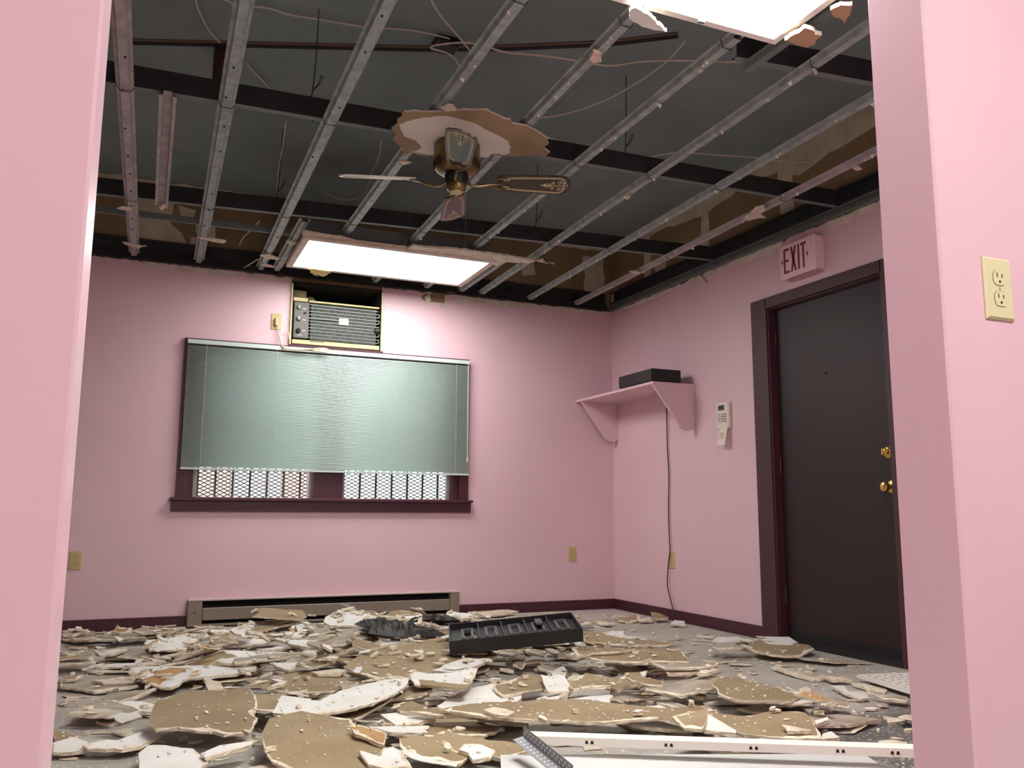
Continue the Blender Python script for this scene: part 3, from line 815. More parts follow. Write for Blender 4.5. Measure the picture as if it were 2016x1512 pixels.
# chunks around the light near the opening
remnant('drywall_remnant', 'jagged white drywall chunk hanging at the left edge of the near light', [(1242, 18), (1252, 15), (1268, 26), (1285, 38), (1300, 50), (1313, 63), (1295, 60), (1276, 56), (1258, 48), (1245, 42), (1240, 30)], 2.392, 0.014, WHITEP, GYPS, 0.02, 0.005)
remnant('drywall_remnant', 'brown drywall chunk at the corner of the near light', [(1545, 80), (1560, 70), (1582, 56), (1600, 60), (1618, 70), (1606, 86), (1588, 95), (1568, 88)], 2.40, 0.016, mat('chunk_brown', srgb(178, 142, 112), 0.9), GYPS, 0.03, 0.005)
remnant('drywall_remnant', 'drywall chunk with torn brown face beside the near light, close to the partition', [(1635, 20), (1655, 10), (1678, 10), (1674, 28), (1662, 46), (1652, 36), (1640, 32)], 2.40, 0.014, MATS['chunk_brown'], GYPS, 0.02, 0.005)
remnant('drywall_remnant', 'small pinkish drywall block stuck on the fifth channel', [(1160, 118), (1168, 104), (1182, 110), (1184, 122), (1170, 125)], 2.436, 0.016, mat('pinkish_gypsum', srgb(214, 186, 174), 0.9), GYPS, 0.02, 0.003)

# paper scraps still screwed to the channels
SCR = mat('paper_scrap', srgb(226, 212, 200), 0.85, c2=srgb(196, 178, 160), scale=30)
scraps = [([(229, 410), (240, 406), (261, 409), (258, 414), (240, 413)], 'ninth channel near the loose cable'), ([(240, 476), (254, 478), (276, 483), (289, 484), (270, 488), (262, 484), (250, 482)], 'ninth channel by the window wall'),
          ([(313, 408), (320, 402), (331, 405), (325, 409), (319, 414)], 'end of the broken channel'), ([(389, 465), (402, 466), (446, 473), (440, 479), (415, 474), (398, 471)], 'eighth channel'),
          ([(511, 502), (525, 499), (553, 508), (545, 511), (520, 507)], 'seventh channel near the window wall'), ([(511, 518), (530, 521), (545, 526), (525, 525)], 'seventh channel end'),
          ([(782, 317), (795, 315), (811, 320), (795, 324)], 'channel left of the fan'), ([(562, 474), (575, 474), (588, 480), (572, 482)], 'left light frame'),
          ([(1222, 389), (1232, 384), (1242, 386), (1236, 392)], 'third channel'), ([(1478, 418), (1486, 408), (1504, 404), (1506, 414), (1498, 420), (1508, 428), (1490, 430), (1474, 434), (1462, 430)], 'first channel, in a clump'),
          ([(1678, 331), (1690, 327), (1698, 333), (1686, 336)], 'first channel toward the partition'), ([(1238, 534), (1250, 533), (1262, 537), (1248, 540)], 'first channel near the corner'),
          ([(1374, 139), (1380, 134), (1384, 139), (1379, 142)], 'fourth channel'), ([(1602, 141), (1607, 137), (1610, 144), (1604, 145)], 'third channel near the opening')]
for pts, wh in scraps:
    z = CZ-0.003
    q = [(p.x, p.y) for p in (onz(a, b_, z) for a, b_ in pts)]
    c = Vector((sum(a for a, _ in q)/len(q), sum(b_ for _, b_ in q)/len(q), z))
    n = len(q); mbs = MB(); q2 = jag(q, 0.02, 0.003, rgc)
    mbs.prism(q2, z-0.0015, z+0.0028)
    dr = [rgc.uniform(0, 0.012) for _ in q2]
    for i in range(len(q2)):
        k = 0.4 if rgc.random() < 0.5 else 0.0
        mbs.v[i] = mbs.v[i]-Vector((0, 0, dr[i]*k)); 
    tag(mbs.build('paper_scrap', SCR, loc=c), 'torn pale drywall paper scrap hanging from the %s' % wh, 'paper scrap', 'paper scraps on the ceiling grid')
# tiny scraps left at screws: many, shared label
tg = random.Random(5)
for (xa, xb, spans) in CH_LIST[:6]:
    y = 2.5 if spans[0][0] < 2.5 else 2.45
    while y < spans[0][1]-0.1:
        x = xa+(xb-xa)*(y-2.4)/3.7+tg.uniform(-0.016, 0.016); s = tg.uniform(0.005, 0.010)
        q = [(x+s*math.cos(a+tg.uniform(-.4, .4))*tg.uniform(.5, 1.2), y+s*math.sin(a)*tg.uniform(.6, 1.4)) for a in (0, 1.2, 2.4, 3.7, 5)]
        mbs = MB().prism(q, CZ-0.006, CZ+0.0005)
        mbs.v[0] = mbs.v[0]-Vector((0, 0, 0.009))
        tag(mbs.build('paper_scrap', WHITEP, loc=(x, y, CZ)), 'tiny white paper tuft caught on a ceiling channel screw', 'paper scrap', 'paper tufts at the channel screws')
        y += tg.uniform(0.34, 0.62)

# ---------------------------------------------------------------- ceiling fan
FC = Vector((1.243, 3.55, 0)); FZ = 2.256
fan = thing('ceiling_fan', 'antique brass four-blade ceiling fan with dark scroll-painted blades', 'ceiling fan', (FC.x, FC.y, 2.436))
hb = MB().lathe([(0.02, 2.435), (0.098, 2.435), (0.106, 2.425), (0.106, 2.36), (0.110, 2.352), (0.110, 2.345), (0.098, 2.31), (0.075, 2.292), (0.02, 2.29)], (FC.x, FC.y), 40).build('motor_housing', BRASS, fan)
for i in range(40):
    a = 2*math.pi*i/40
    d = Vector((math.cos(a), math.sin(a), 0)); s = Vector((-d.y, d.x, 0))*0.0035
    vs = []
    for (r0, zt) in ((0.1075, 2.339), (0.1005, 2.314)):
        for sg in (-1, 1):
            vs.append(FC+d*(r0+0.0015)+s*sg+Vector((0, 0, zt)))
    m_ = MB(); m_._add(vs + [v-d*0.004 for v in vs], [(0, 1, 3, 2), (4, 6, 7, 5), (0, 4, 5, 1), (2, 3, 7, 6), (0, 2, 6, 4), (1, 5, 7, 3)])
    m_.build('vent_slot', SLOT, hb)
MB().lathe([(0.05, 2.291), (0.055, 2.28), (0.05, 2.245), (0.02, 2.243)], (FC.x, FC.y), 28).build('flywheel', mat('black_metal', srgb(28, 26, 24), 0.5, 0.4), fan)
sw = MB().lathe([(0.03, 2.252), (0.042, 2.249), (0.046, 2.235), (0.044, 2.218), (0.036, 2.207), (0.015, 2.205)], (FC.x, FC.y), 28).build('switch_housing', BRASS, fan)
MB().lathe([(0.030, 2.2055), (0.030, 2.202), (0.005, 2.201)], (FC.x, FC.y), 20).build('bottom_cap', mat('brass_cap', srgb(196, 172, 130), 0.35, 0.6), sw)
MB().tube([FC+Vector((0.044, 0.02, 2.222)), FC+Vector((0.055, 0.02, 2.212)), FC+Vector((0.056, 0.02, 1.99))], 0.0012, 5).build('pull_chain', BRASS, fan)
MB().lathe([(0.001, 1.995), (0.004, 1.988), (0.004, 1.965), (0.001, 1.962)], (FC.x+0.056, FC.y+0.02), 8).build('chain_pull', SLOT, fan)

def ribbon(path, w_, z, mb, closed=False):
    k = len(path)
    vs = []
    for i in range(k):
        a = path[i-1] if (i > 0 or closed) else path[i]; b_ = path[(i+1) % k] if (i < k-1 or closed) else path[i]
        d = Vector((b_[0]-a[0], b_[1]-a[1])); d = d.normalized() if d.length > 1e-9 else Vector((1, 0)); nn = Vector((-d.y, d.x))*w_/2
        for sg in (-1, 1):
            vs.append((path[i][0]+nn.x*sg, path[i][1]+nn.y*sg, z))
    for i in range(k):
        for sg in (0, 1): vs.append((vs[2*i+sg][0], vs[2*i+sg][1], z+0.0012))
    fs = []; m2 = k if closed else k-1
    for i in range(m2):
        j = (i+1) % k
        fs += [(2*i, 2*i+1, 2*j+1, 2*j), (2*k+2*i, 2*k+2*j, 2*k+2*j+1, 2*k+2*i+1), (2*i, 2*j, 2*k+2*j, 2*k+2*i), (2*i+1, 2*k+2*i+1, 2*k+2*j+1, 2*j+1)]
    mb._add(vs, fs)

def spiral(cx, cy_, r0, r1, a0, turns, n=14):
    return [(cx+(r0+(r1-r0)*i/n)*math.cos(a0+turns*6.283*i/n), cy_+(r0+(r1-r0)*i/n)*math.sin(a0+turns*6.283*i/n)) for i in range(n+1)]

BLP = math.radians(-17)
blade_out = [(0.185, -0.040), (0.20, -0.047), (0.30, -0.053), (0.42, -0.0585), (0.480, -0.060), (0.500, -0.056), (0.512, -0.046), (0.516, -0.036), (0.526, -0.024), (0.530, 0.0)]
blade_poly = blade_out + [(a, -b_) for a, b_ in blade_out[-2::-1]]
for i, ang in enumerate((-17.5, 72.5, 162.5, 252.5)):
    A = math.radians(ang); ca, sa = math.cos(A), math.sin(A); cp, sp = math.cos(BLP), math.sin(BLP)
    def BT(p, ca=ca, sa=sa):
        # local: x radial, y tangential, z up; pitch about radial axis
        y, z = p.y*cp - p.z*sp*(-1)*-1, p.y*sp + p.z*cp
        yy = p.y*1.13; y = yy*cp - p.z*sp; z = yy*sp + p.z*cp
        return Vector((FC.x + p.x*ca - y*sa, FC.y + p.x*sa + y*ca, FZ + z))
    bld = MB(BT).prism(blade_poly, 0.0, 0.006, mi=0, mi_side=1).build('blade', [FANBL, FANEDGE if i == 2 else FANBL], fan)
    sc = MB(BT)
    for ins, w_ in ((0.012, 0.0026), (0.018, 0.0016)):
        path = [(0.235, -0.047+ins), (0.30, -0.053+ins), (0.42, -0.0585+ins), (0.478, -0.060+ins), (0.496-ins*0.4, -0.052+ins), (0.505-ins*0.5, -0.038+ins*0.6)]
        pth = path + [(a, -b_) for a, b_ in path[::-1]]
        ribbon(pth, w_, -0.0012, sc)
    for sg in (-1, 1):
        ribbon([(a, sg*b_) for a, b_ in spiral(0.238, -0.026, 0.010, 0.002, -1.57, -1.25)], 0.0022, -0.0012, sc)
        ribbon([(a, sg*b_) for a, b_ in spiral(0.222, -0.022, 0.006, 0.0015, 0, 1.1)], 0.0018, -0.0012, sc)
        ribbon([(a, sg*b_) for a, b_ in spiral(0.476, -0.018, 0.013, 0.003, 0.4, -1.3)], 0.0024, -0.0012, sc)
        ribbon([(a, sg*b_) for a, b_ in spiral(0.446, -0.015, 0.009, 0.002, 2.6, 1.2)], 0.002, -0.0012, sc)
        ribbon([(0.40, sg*0.004), (0.42, sg*0.012), (0.44, sg*0.007), (0.425, sg*0.002), (0.40, sg*0.004)], 0.002, -0.0012, sc)
        ribbon([(0.49, sg*0.012), (0.502, sg*0.024), (0.508, sg*0.012), (0.515, 0)], 0.002, -0.0012, sc)
    ribbon([(0.385, 0), (0.42, 0), (0.46, 0), (0.505, 0)], 0.0025, -0.0012, sc)
    sc.build('gold_scrollwork', GOLD, bld)
    ar = MB(BT)
    ar.tube([(0.045, 0, 0.0), (0.07, 0, -0.022), (0.10, 0, -0.026), (0.135, 0, -0.018), (0.165, 0, -0.010)], [0.008, 0.007, 0.006, 0.006, 0.005], 8)
    ar.tube([(0.150, 0, -0.012), (0.165, 0.016, -0.008), (0.185, 0.030, -0.005), (0.215, 0.034, -0.003)], [0.004, 0.004, 0.004, 0.002], 6)
    ar.tube([(0.150, 0, -0.012), (0.165, -0.016, -0.008), (0.185, -0.030, -0.005), (0.215, -0.034, -0.003)], [0.004, 0.004, 0.004, 0.002], 6)
    ar.tube([(0.160, 0, -0.010), (0.180, 0.004, -0.006), (0.212, 0, -0.003)], [0.004, 0.004, 0.002], 6)
    ar.tube([(0.178, 0.028, -0.005), (0.190, 0.012, -0.006), (0.200, 0.0, -0.005), (0.190, -0.012, -0.006), (0.178, -0.028, -0.005)], 0.003, 6)
    ar.build('blade_iron', BRASS, fan)

# ================================================================ WALL THINGS
def outlet(tf, u, v, label, m=IVORY, big=1.0, cat='outlet', slots=True, group='wall outlets'):
    t = thing('wall_outlet', label, cat, tf(Vector((u, v, 0))), group)
    W_, H_ = 0.0355*big, 0.058*big
    mb = MB(tf)
    ring = lambda k, w_: [(u-W_+k, v-H_+k, w_), (u+W_-k, v-H_+k, w_), (u+W_-k, v+H_-k, w_), (u-W_+k, v+H_-k, w_)]
    vs = ring(0, 0.0005) + ring(0, 0.0025) + ring(0.0045, 0.0065)
    mb._add(vs, [(0, 1, 2, 3), (8, 9, 10, 11)] + [(i, (i+1) % 4, 4+(i+1) % 4, 4+i) for i in range(4)] + [(4+i, 4+(i+1) % 4, 8+(i+1) % 4, 8+i) for i in range(4)])
    mb.build('plate', m, t)
    MB(tf).lathe([(0.003, 0.006), (0.003, 0.0075), (0.001, 0.0078)], (u, v), 10, axis=2).build('screw', IVORYD, t)
    for s in (1, -1):
        cv = v+s*0.0195
        pol = [(u+0.0165*math.cos(a), cv+0.0135*max(-1, min(1, 1.25*math.sin(a)))) for a in [2*math.pi*k/24 for k in range(24)]]
        rc = MB(tf).prism([(u+(a-u)*1.045, cv+(b_-cv)*1.045) for a, b_ in pol], 0.0062, 0.0068).build('receptacle', SLOT, t)
        MB(tf).prism(pol, 0.0066, 0.0078).build('receptacle_face', m, rc)
        for su, wd in ((-0.0062, 0.0042), (0.0062, 0.0036)):
            MB(tf).box(u+su-0.0011, u+su+0.0011, cv+0.001, cv+0.001+2*wd, 0.0075, 0.0081).build('slot', SLOT, rc)
        MB(tf).lathe([(0.0026, 0.0075), (0.0026, 0.0081)], (u, cv-0.0068), 10, axis=2).build('ground_hole', SLOT, rc)
    return t

outlet(FW, 1.411, 1.167, 'ivory duplex outlet on the near pink partition beside the opening', IVORY, 1.0)
outlet(BW, -0.345, 0.444, 'ivory duplex outlet low on the window wall, left of the heater', IVORYD)
outlet(BW, 3.176, 0.435, 'ivory duplex outlet low on the window wall near the corner', IVORYD)
outlet(RW, -5.34, 0.42, 'ivory duplex outlet low on the exit-door wall beside the hanging cord', IVORYD)
outlet(BW, 0.818, 2.093, 'ivory outlet beside the air conditioner with a cord plugged in', IVORYD)

# air conditioner
ac = thing('air_conditioner', 'old through-wall air conditioner without its front cover, coil exposed', 'air conditioner', (1.25, B, 1.93))
YEL = mat('aged_cream_metal', srgb(214, 202, 150), 0.5, c2=srgb(196, 182, 126), scale=20)
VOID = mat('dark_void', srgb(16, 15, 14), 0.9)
s = MB(BW)   # sleeve: open box through the wall
d0, d1 = -0.5, 0.018
for (a, b_, c, d) in ((AX0+0.001, AX0+0.012, AZ0, AZ1), (AX1-0.012, AX1-0.001, AZ0, AZ1), (AX0+0.001, AX1-0.001, AZ0-0.0, AZ0+0.012), (AX0+0.001, AX1-0.001, AZ1-0.012, AZ1)):
    s.box(a, b_, c, d, d0, d1)
s.box(AX0, AX1, AZ0, AZ1, d0-0.01, d0)
sl = s.build('sleeve', VOID, ac)
for (a, b_) in ((AX0-0.004, AX0+0.006), (AX1-0.006, AX1+0.004)):
    MB(BW).box(a, b_, AZ0-0.01, AZ1-0.01, 0.001, 0.024).build('sleeve_edge', YEL, sl)
MB(BW).box(AX0-0.008, AX1+0.008, 1.912, AZ0+0.002, 0.0005, 0.05, bev=0.003).build('wood_ledge', MAROON, ac)
MB(BW).box(AX0+0.014, AX1-0.014, AZ0+0.012, AZ0+0.045, -0.3, 0.02, bev=0.004).build('drain_pan', YEL, ac)
MB(BW).box(1.055, 1.16, 1.966, 1.971, 0.0195, 0.0215).build('pan_slot', SLOT, ac)
MB(BW).box(1.045, AX1-0.02, 2.258, 2.270, -0.25, 0.012).build('top_bar', YEL, ac)
MB(BW).box(AX0+0.014, 1.035, 2.258, 2.285, -0.12, 0.012, bev=0.002).build('top_bracket', YEL, ac)
MB(BW).box(AX0+0.016, 1.04, 2.29, 2.365, -0.3, -0.09, bev=0.006).build('foam_block', mat('old_foam', srgb(150, 138, 100), 0.95, c2=srgb(118, 106, 74), scale=25), ac)
MB(BW).box(1.045, 1.12, 2.285, 2.345, -0.34, -0.16, bev=0.02).build('foam_block', MATS['old_foam'], ac)
cp_ = MB(BW).box(0.938, 1.046, 1.988, 2.252, -0.02, 0.016, bev=0.003).build('control_panel', mat('control_panel', srgb(96, 92, 88), 0.5), ac)
for (v, m_) in ((2.212, MIDST), (2.13, MIDST), (2.04, SLOT)):
    k = MB(BW).lathe([(0.017, 0.016), (0.016, 0.03), (0.013, 0.032), (0.001, 0.0322)], (0.972, v), 16, axis=2).build('knob', m_, cp_)
    MB(BW).box(0.9695, 0.9745, v-0.013, v+0.013, 0.0315, 0.037).build('knob_grip', WHITEM if m_ is MIDST else SLOT, k)
MB(BW).box(1.004, 1.026, 2.166, 2.178, 0.0155, 0.018).build('rocker_switch', SLOT, cp_)
for v in (2.205, 2.122, 2.043):
    MB(BW).box(0.998, 1.022, v-0.002, v+0.002, 0.016, 0.0166).build('printed_mark', WHITEM, cp_)
MB(BW).box(0.97, 1.0, 2.008, 2.011, 0.016, 0.0166).build('printed_mark', WHITEM, cp_)
FIN = mat('coil_fins', srgb(78, 82, 80), 0.7, 0.2, c2=srgb(50, 52, 50), scale=40)
MB(BW).box(1.062, 1.545, 1.985, 2.25, -0.06, 0.0).build('fin_pack', FIN, ac)
TUBM = mat('coil_tube', srgb(140, 144, 140), 0.4, 0.5)
nt_ = 11
for i in range(nt_):
    v = 1.998+i*(2.24-1.998)/(nt_-1)
    MB(BW).tube([(1.05, v+0.002, 0.002), (1.56, v-0.002, 0.002)], 0.0026, 6).build('coil_tube', TUBM, ac)
for i in range(0, nt_-1, 2):
    v = 1.998+i*(2.24-1.998)/(nt_-1); dv = (2.24-1.998)/(nt_-1)
    MB(BW).tube([(1.556, v, 0.002)] + [(1.556+0.5*dv*math.sin(a), v+dv/2-0.5*dv*math.cos(a), 0.002) for a in (0.5, 1.0, 1.57, 2.1, 2.6)] + [(1.556, v+dv, 0.002)], 0.0034, 6).build('return_bend', TUBM, ac)
MB(BW).box(1.265, 1.335, 2.112, 2.16, 0.006, 0.009).build('paper_tag', mat('tag_white', srgb(226, 230, 226), 0.6), ac)
MB(BW).tube([(1.04, 2.135, 0.012), (1.15, 2.139, 0.01), (1.27, 2.138, 0.007)], 0.003, 6).build('sensor_wire', MIDST, ac)
MB(BW).lathe([(0.001, 1.53), (0.022, 1.535), (0.026, 1.56), (0.016, 1.58), (0.001, 1.584)], (2.09, 0.0), 12, axis=0).build('dark_grommet', BLACKP, ac)

# AC cord: plug, drop, loop lying over the blind rail
def BWp(px, py, w_): p = ony(px, py, B-w_); return p
cd_ = thing('power_cord', 'cream power cord from the outlet looping below the air conditioner', 'cord', BWp(543, 630, 0.02))
MB(BW).box(0.807, 0.829, 2.06, 2.118, 0.008, 0.036, bev=0.006).build('plug', mat('cord_cream', srgb(206, 188, 160), 0.5), cd_)
cpts = [BWp(546, 640, 0.03), BWp(549, 655, 0.03), BWp(552, 672, 0.045), BWp(558, 684, 0.062), BWp(575, 688, 0.072), BWp(605, 688, 0.082), BWp(635, 686, 0.085), BWp(646, 689, 0.085), BWp(640, 693, 0.08), BWp(610, 690, 0.072), BWp(580, 688, 0.066)]
def smooth_pts(pts, k=5):
    out = []
    for i in range(len(pts)-1):
        p0, p1, p2, p3 = pts[max(i-1, 0)], pts[i], pts[i+1], pts[min(i+2, len(pts)-1)]
        for s_ in range(k):
            t = s_/k; out.append(0.5*((2*p1)+(p2-p0)*t+(2*p0-5*p1+4*p2-p3)*t*t+(3*p1-p0-3*p2+p3)*t**3))
    return out+[pts[-1]]
MB().tube(smooth_pts(cpts), 0.0055, 8).build('cord', MATS['cord_cream'], cd_)
MB().tube(smooth_pts([BWp(553, 668, 0.03), BWp(555, 658, 0.02), BWp(562, 652, 0.02), BWp(568, 655, 0.03), BWp(570, 668, 0.04)]), 0.0025, 6).build('thin_lead', WHITEC, cd_)

# baseboard heater
ht = thing('baseboard_heater', 'taupe electric baseboard heater on the window wall', 'heater', (1.27, B-0.03, 0))
h0, h1 = 0.335, 2.212
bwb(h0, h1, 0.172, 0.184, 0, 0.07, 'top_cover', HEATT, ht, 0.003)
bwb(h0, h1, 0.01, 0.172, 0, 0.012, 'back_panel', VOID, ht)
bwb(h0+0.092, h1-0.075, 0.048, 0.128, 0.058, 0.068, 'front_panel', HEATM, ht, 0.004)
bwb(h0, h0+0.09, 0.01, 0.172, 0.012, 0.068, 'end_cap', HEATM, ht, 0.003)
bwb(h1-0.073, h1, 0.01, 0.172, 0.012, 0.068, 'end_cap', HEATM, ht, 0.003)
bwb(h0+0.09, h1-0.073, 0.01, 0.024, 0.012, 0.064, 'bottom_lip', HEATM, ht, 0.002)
MB(BW).tube([(h0+0.09, 0.088, 0.036), (h1-0.073, 0.088, 0.036)], 0.008, 8).build('heating_element', DARKST, ht)
MB(BW).lathe([(0.006, 0.068), (0.005, 0.07), (0.001, 0.0705)], (h0+0.045, 0.098), 10, axis=2).build('screw', DARKST, ht)

# exit sign
ex = thing('exit_sign', 'white exit sign with dark red letters above the maroon door', 'exit sign', (R, 3.85, 2.16))
EY0, EY1, EZ0, EZ1, ED = 4.0, 3.70, 2.152, 2.362, 0.078
MB(RW).box(-EY0+0.01, -EY1-0.004, EZ0+0.008, EZ1-0.006, 0.001, ED-0.016, bev=0.004).build('housing', EXITW, ex)
fc = MB(RW).box(-EY0, -EY1, EZ0, EZ1, ED-0.016, ED, bev=0.005).build('face_plate', EXITW, ex)
MB(RW).box(-EY0+0.03, -EY1-0.012, EZ0-0.004, EZ0+0.01, 0.01, 0.05).build('downlight_lens', mat('exit_lens', srgb(196, 150, 158), 0.4), ex)
lw, lh, st = 0.046, 0.152, 0.0145
v0 = EZ0+0.030; u0 = -EY0+0.040
def letter(polys, u):
    mb = MB(RW)
    for pl in polys: mb.prism([(u+a, v0+b_) for a, b_ in pl], ED-0.0005, ED+0.0012)
    mb.build('letter', EXITR, fc)
rect = lambda a, b_, c, d: [(a, c), (b_, c), (b_, d), (a, d)]
letter([rect(0, st, 0, lh), rect(st, lw, 0, st), rect(st, lw*0.88, lh/2-st/2, lh/2+st/2), rect(st, lw, lh-st, lh)], u0)
u1 = u0+lw+0.012
letter([[(0, 0), (st*1.1, 0), (lw+0.004, lh), (lw+0.004-st*1.1, lh)], [(lw+0.004-st*1.1, 0), (lw+0.004, 0), (st*1.1, lh), (0, lh)]], u1)
u2 = u1+lw+0.016
letter([rect(0, st, 0, lh)], u2)
u3 = u2+st+0.010
letter([rect(lw/2-st/2, lw/2+st/2, 0, lh-st), rect(0, lw, lh-st, lh)], u3)
MB(RW).prism([(u0-0.008, v0+lh/2+0.018), (u0-0.022, v0+lh/2), (u0-0.008, v0+lh/2-0.018)], ED-0.0005, ED+0.0012).build('arrow', EXITR, fc)
MB(RW).prism([(u3+lw+0.004, v0+lh/2+0.018), (u3+lw+0.018, v0+lh/2), (u3+lw+0.004, v0+lh/2-0.018)], ED-0.0005, ED+0.0012).build('arrow', EXITR, fc)

# alarm keypad
kp = thing('alarm_keypad', 'white alarm keypad with hanging open flap between shelf and door', 'keypad', (R, 4.68, 1.31))
ky0, ky1 = 4.735, 4.61
MB(RW).box(-ky0, -ky1, 1.315, 1.492, 0.001, 0.028, bev=0.005).build('body', mat('keypad_white', srgb(226, 216, 204), 0.45), kp)
MB(RW).box(-ky0+0.022, -ky1-0.038, 1.437, 1.472, 0.0275, 0.029).build('display', mat('lcd', srgb(86, 92, 80), 0.3), kp)
MB(RW).box(-ky0+0.030, -ky1-0.044, 1.443, 1.466, 0.0288, 0.0296).build('display_dark', mat('lcd_dark', srgb(48, 52, 46), 0.3), kp)
for r_ in range(4):
    v = 1.405-r_*0.0155
    for c in range(4):
        u = -ky0+0.022+c*0.0215+(0.006 if c > 0 else 0)
        MB(RW).box(u, u+0.016, v, v+0.008, 0.0275, 0.0305, bev=0.001).build('button', mat('keypad_button', srgb(140, 130, 122), 0.5), kp)
fl = MB(RW); a0, a1 = -ky0+0.028, -ky1-0.014
fl._add([(a0, 1.318, 0.026), (a1, 1.318, 0.026), (a1-0.004, 1.205, 0.05), (a0-0.006, 1.205, 0.05), (a0, 1.318, 0.022), (a1, 1.318, 0.022), (a1-0.004, 1.205, 0.046), (a0-0.006, 1.205, 0.046)],
        [(0, 1, 2, 3), (4, 5, 6, 7), (0, 1, 5, 4), (1, 2, 6, 5), (2, 3, 7, 6), (3, 0, 4, 7)])
fb = fl.build('flap', MATS['keypad_white'], kp)
lb = MB(RW); lb._add([(a0+0.012, 1.29, 0.0330), (a1-0.02, 1.29, 0.0330), (a1-0.02, 1.245, 0.0425), (a0+0.012, 1.245, 0.0425), (a0+0.012, 1.29, 0.0315), (a1-0.02, 1.29, 0.0315), (a1-0.02, 1.245, 0.041), (a0+0.012, 1.245, 0.041)],
        [(0, 1, 2, 3), (4, 5, 6, 7), (0, 1, 5, 4), (1, 2, 6, 5), (2, 3, 7, 6), (3, 0, 4, 7)])
lb.build('label_card', mat('label_card', srgb(206, 192, 158), 0.6), fb)

# shelf with two brackets
sh = thing('wall_shelf', 'pink painted wall shelf on two curved brackets in the corner', 'shelf', (R, 5.5, 1.65))
SX, SY0, SY1, SZ = 3.215, 5.02, B-0.004, 1.662
MB().box(SX, R-0.001, SY0, SY1, SZ-0.019, SZ, bev=0.002).build('board', PINK, sh)
def bracket(y):
    # profile in x,z : wall side to front
    prof = [(R-0.001, SZ-0.0195), (SX+0.012, SZ-0.0195), (R-0.20, SZ-0.20)]
    prof = [(R-0.001, SZ-0.0195), (SX+0.004, SZ-0.0195)]
    prof += [(R-0.135, SZ-0.285), (R-0.115, SZ-0.312), (R-0.095, SZ-0.326), (R-0.07, SZ-0.333), (R-0.04, SZ-0.332), (R-0.015, SZ-0.322), (R-0.001, SZ-0.31)]
    return MB().prism([(a, b_) for a, b_ in prof], y, y+0.019, axis=1).build('bracket', PINK, sh)
bracket(SY0+0.002); bracket(SY1-0.085)
rc = thing('stereo_receiver', 'flat black electronics box resting on the pink wall shelf', 'electronics box', (3.34, 5.28, SZ))
MB().box(3.235, 3.475, 5.055, 5.50, SZ+0.008, SZ+0.098, bev=0.003).build('case', mat('receiver_black', srgb(20, 22, 23), 0.5), rc)
MB().box(3.229, 3.236, 5.057, 5.498, SZ+0.012, SZ+0.095).build('front_panel', BLACKP, rc)
for y in (5.09, 5.46):
    MB().lathe([(0.012, SZ), (0.012, SZ+0.009)], (3.26, y), 10).build('foot', BLACKP, rc); MB().lathe([(0.012, SZ), (0.012, SZ+0.009)], (3.45, y), 10).build('foot', BLACKP, rc)
p = Vector((3.38, 5.20, SZ+0.098))
MB().tube(smooth_pts([p, p+Vector((0, 0.01, 0.02)), p+Vector((0.01, 0.03, 0.028)), p+Vector((0.02, 0.03, 0.012)), p+Vector((0.03, 0.0, 0.018)), p+Vector((0.03, -0.02, 0))]), 0.0014, 5).build('bent_wire', mat('red_wire', srgb(110, 40, 40), 0.5), rc)
DRED = mat('dark_red_cord', srgb(54, 14, 18), 0.5)
rp_ = [onx(1312, 792, R-0.02), onx(1313, 830, R-0.016), onx(1314, 880, R-0.012), onx(1317, 940, R-0.012), onx(1316, 1000, R-0.012), onx(1318, 1060, R-0.014), onx(1319, 1085, R-0.016), onx(1316, 1110, R-0.014), onx(1314, 1150, R-0.02), onx(1319, 1175, R-0.024), onx(1325, 1200, R-0.03), onx(1326, 1214, R-0.034)]
for p in rp_:
    p.z = max(p.z, 0.006)
rp_[0] = Vector((R-0.02, rp_[0].y, SZ-0.019))
o = wire('hanging_cord', rp_, 0.0042, DRED, 'dark red cord hanging from the shelf down to the floor', 'cord')

# ================================================================ FLOOR RUBBLE
GS = 0.02; gx0, gy0 = XL, Y1; GNX, GNY = int((R-XL)/GS)+2, int((B-Y1)/GS)+2
HF = np.zeros((GNX, GNY))
GXc = gx0+(np.arange(GNX)+0.5)*GS; GYc = gy0+(np.arange(GNY)+0.5)*GS
GXX, GYY = np.meshgrid(GXc, GYc, indexing='ij')

def inside(poly, grow=True):
    xs = [p[0] for p in poly]; ys = [p[1] for p in poly]
    i0, i1 = max(0, int((min(xs)-gx0)/GS)-2), min(GNX, int((max(xs)-gx0)/GS)+3)
    j0, j1 = max(0, int((min(ys)-gy0)/GS)-2), min(GNY, int((max(ys)-gy0)/GS)+3)
    if i1 <= i0 or j1 <= j0: return None
    X = GXX[i0:i1, j0:j1]; Y = GYY[i0:i1, j0:j1]; ins = np.zeros(X.shape, bool); n = len(poly)
    for a in range(n):
        (xa, ya), (xb, yb) = poly[a], poly[(a+1) % n]
        if ya == yb: continue
        ins ^= ((ya > Y) != (yb > Y)) & (X < (xb-xa)*(Y-ya)/(yb-ya)+xa)
    if grow:
        g = ins.copy(); g[1:, :] |= ins[:-1, :]; g[:-1, :] |= ins[1:, :]; g[:, 1:] |= ins[:, :-1]; g[:, :-1] |= ins[:, 1:]; ins = g
    return (slice(i0, i1), slice(j0, j1)), ins, X, Y

def rest(poly, sx, sy, ref, pct=99):
    """height c of the plane z=c+sx*(x-rx)+sy*(y-ry) resting on the heap; returns c, cells"""
    r_ = inside(poly)
    if r_ is None or not r_[1].any(): return 0.001, None
    sl_, ins, X, Y = r_
    d = HF[sl_] - (sx*(X-ref[0])+sy*(Y-ref[1]))
    c = float(np.percentile(d[ins], pct))+0.0008
    return c, r_

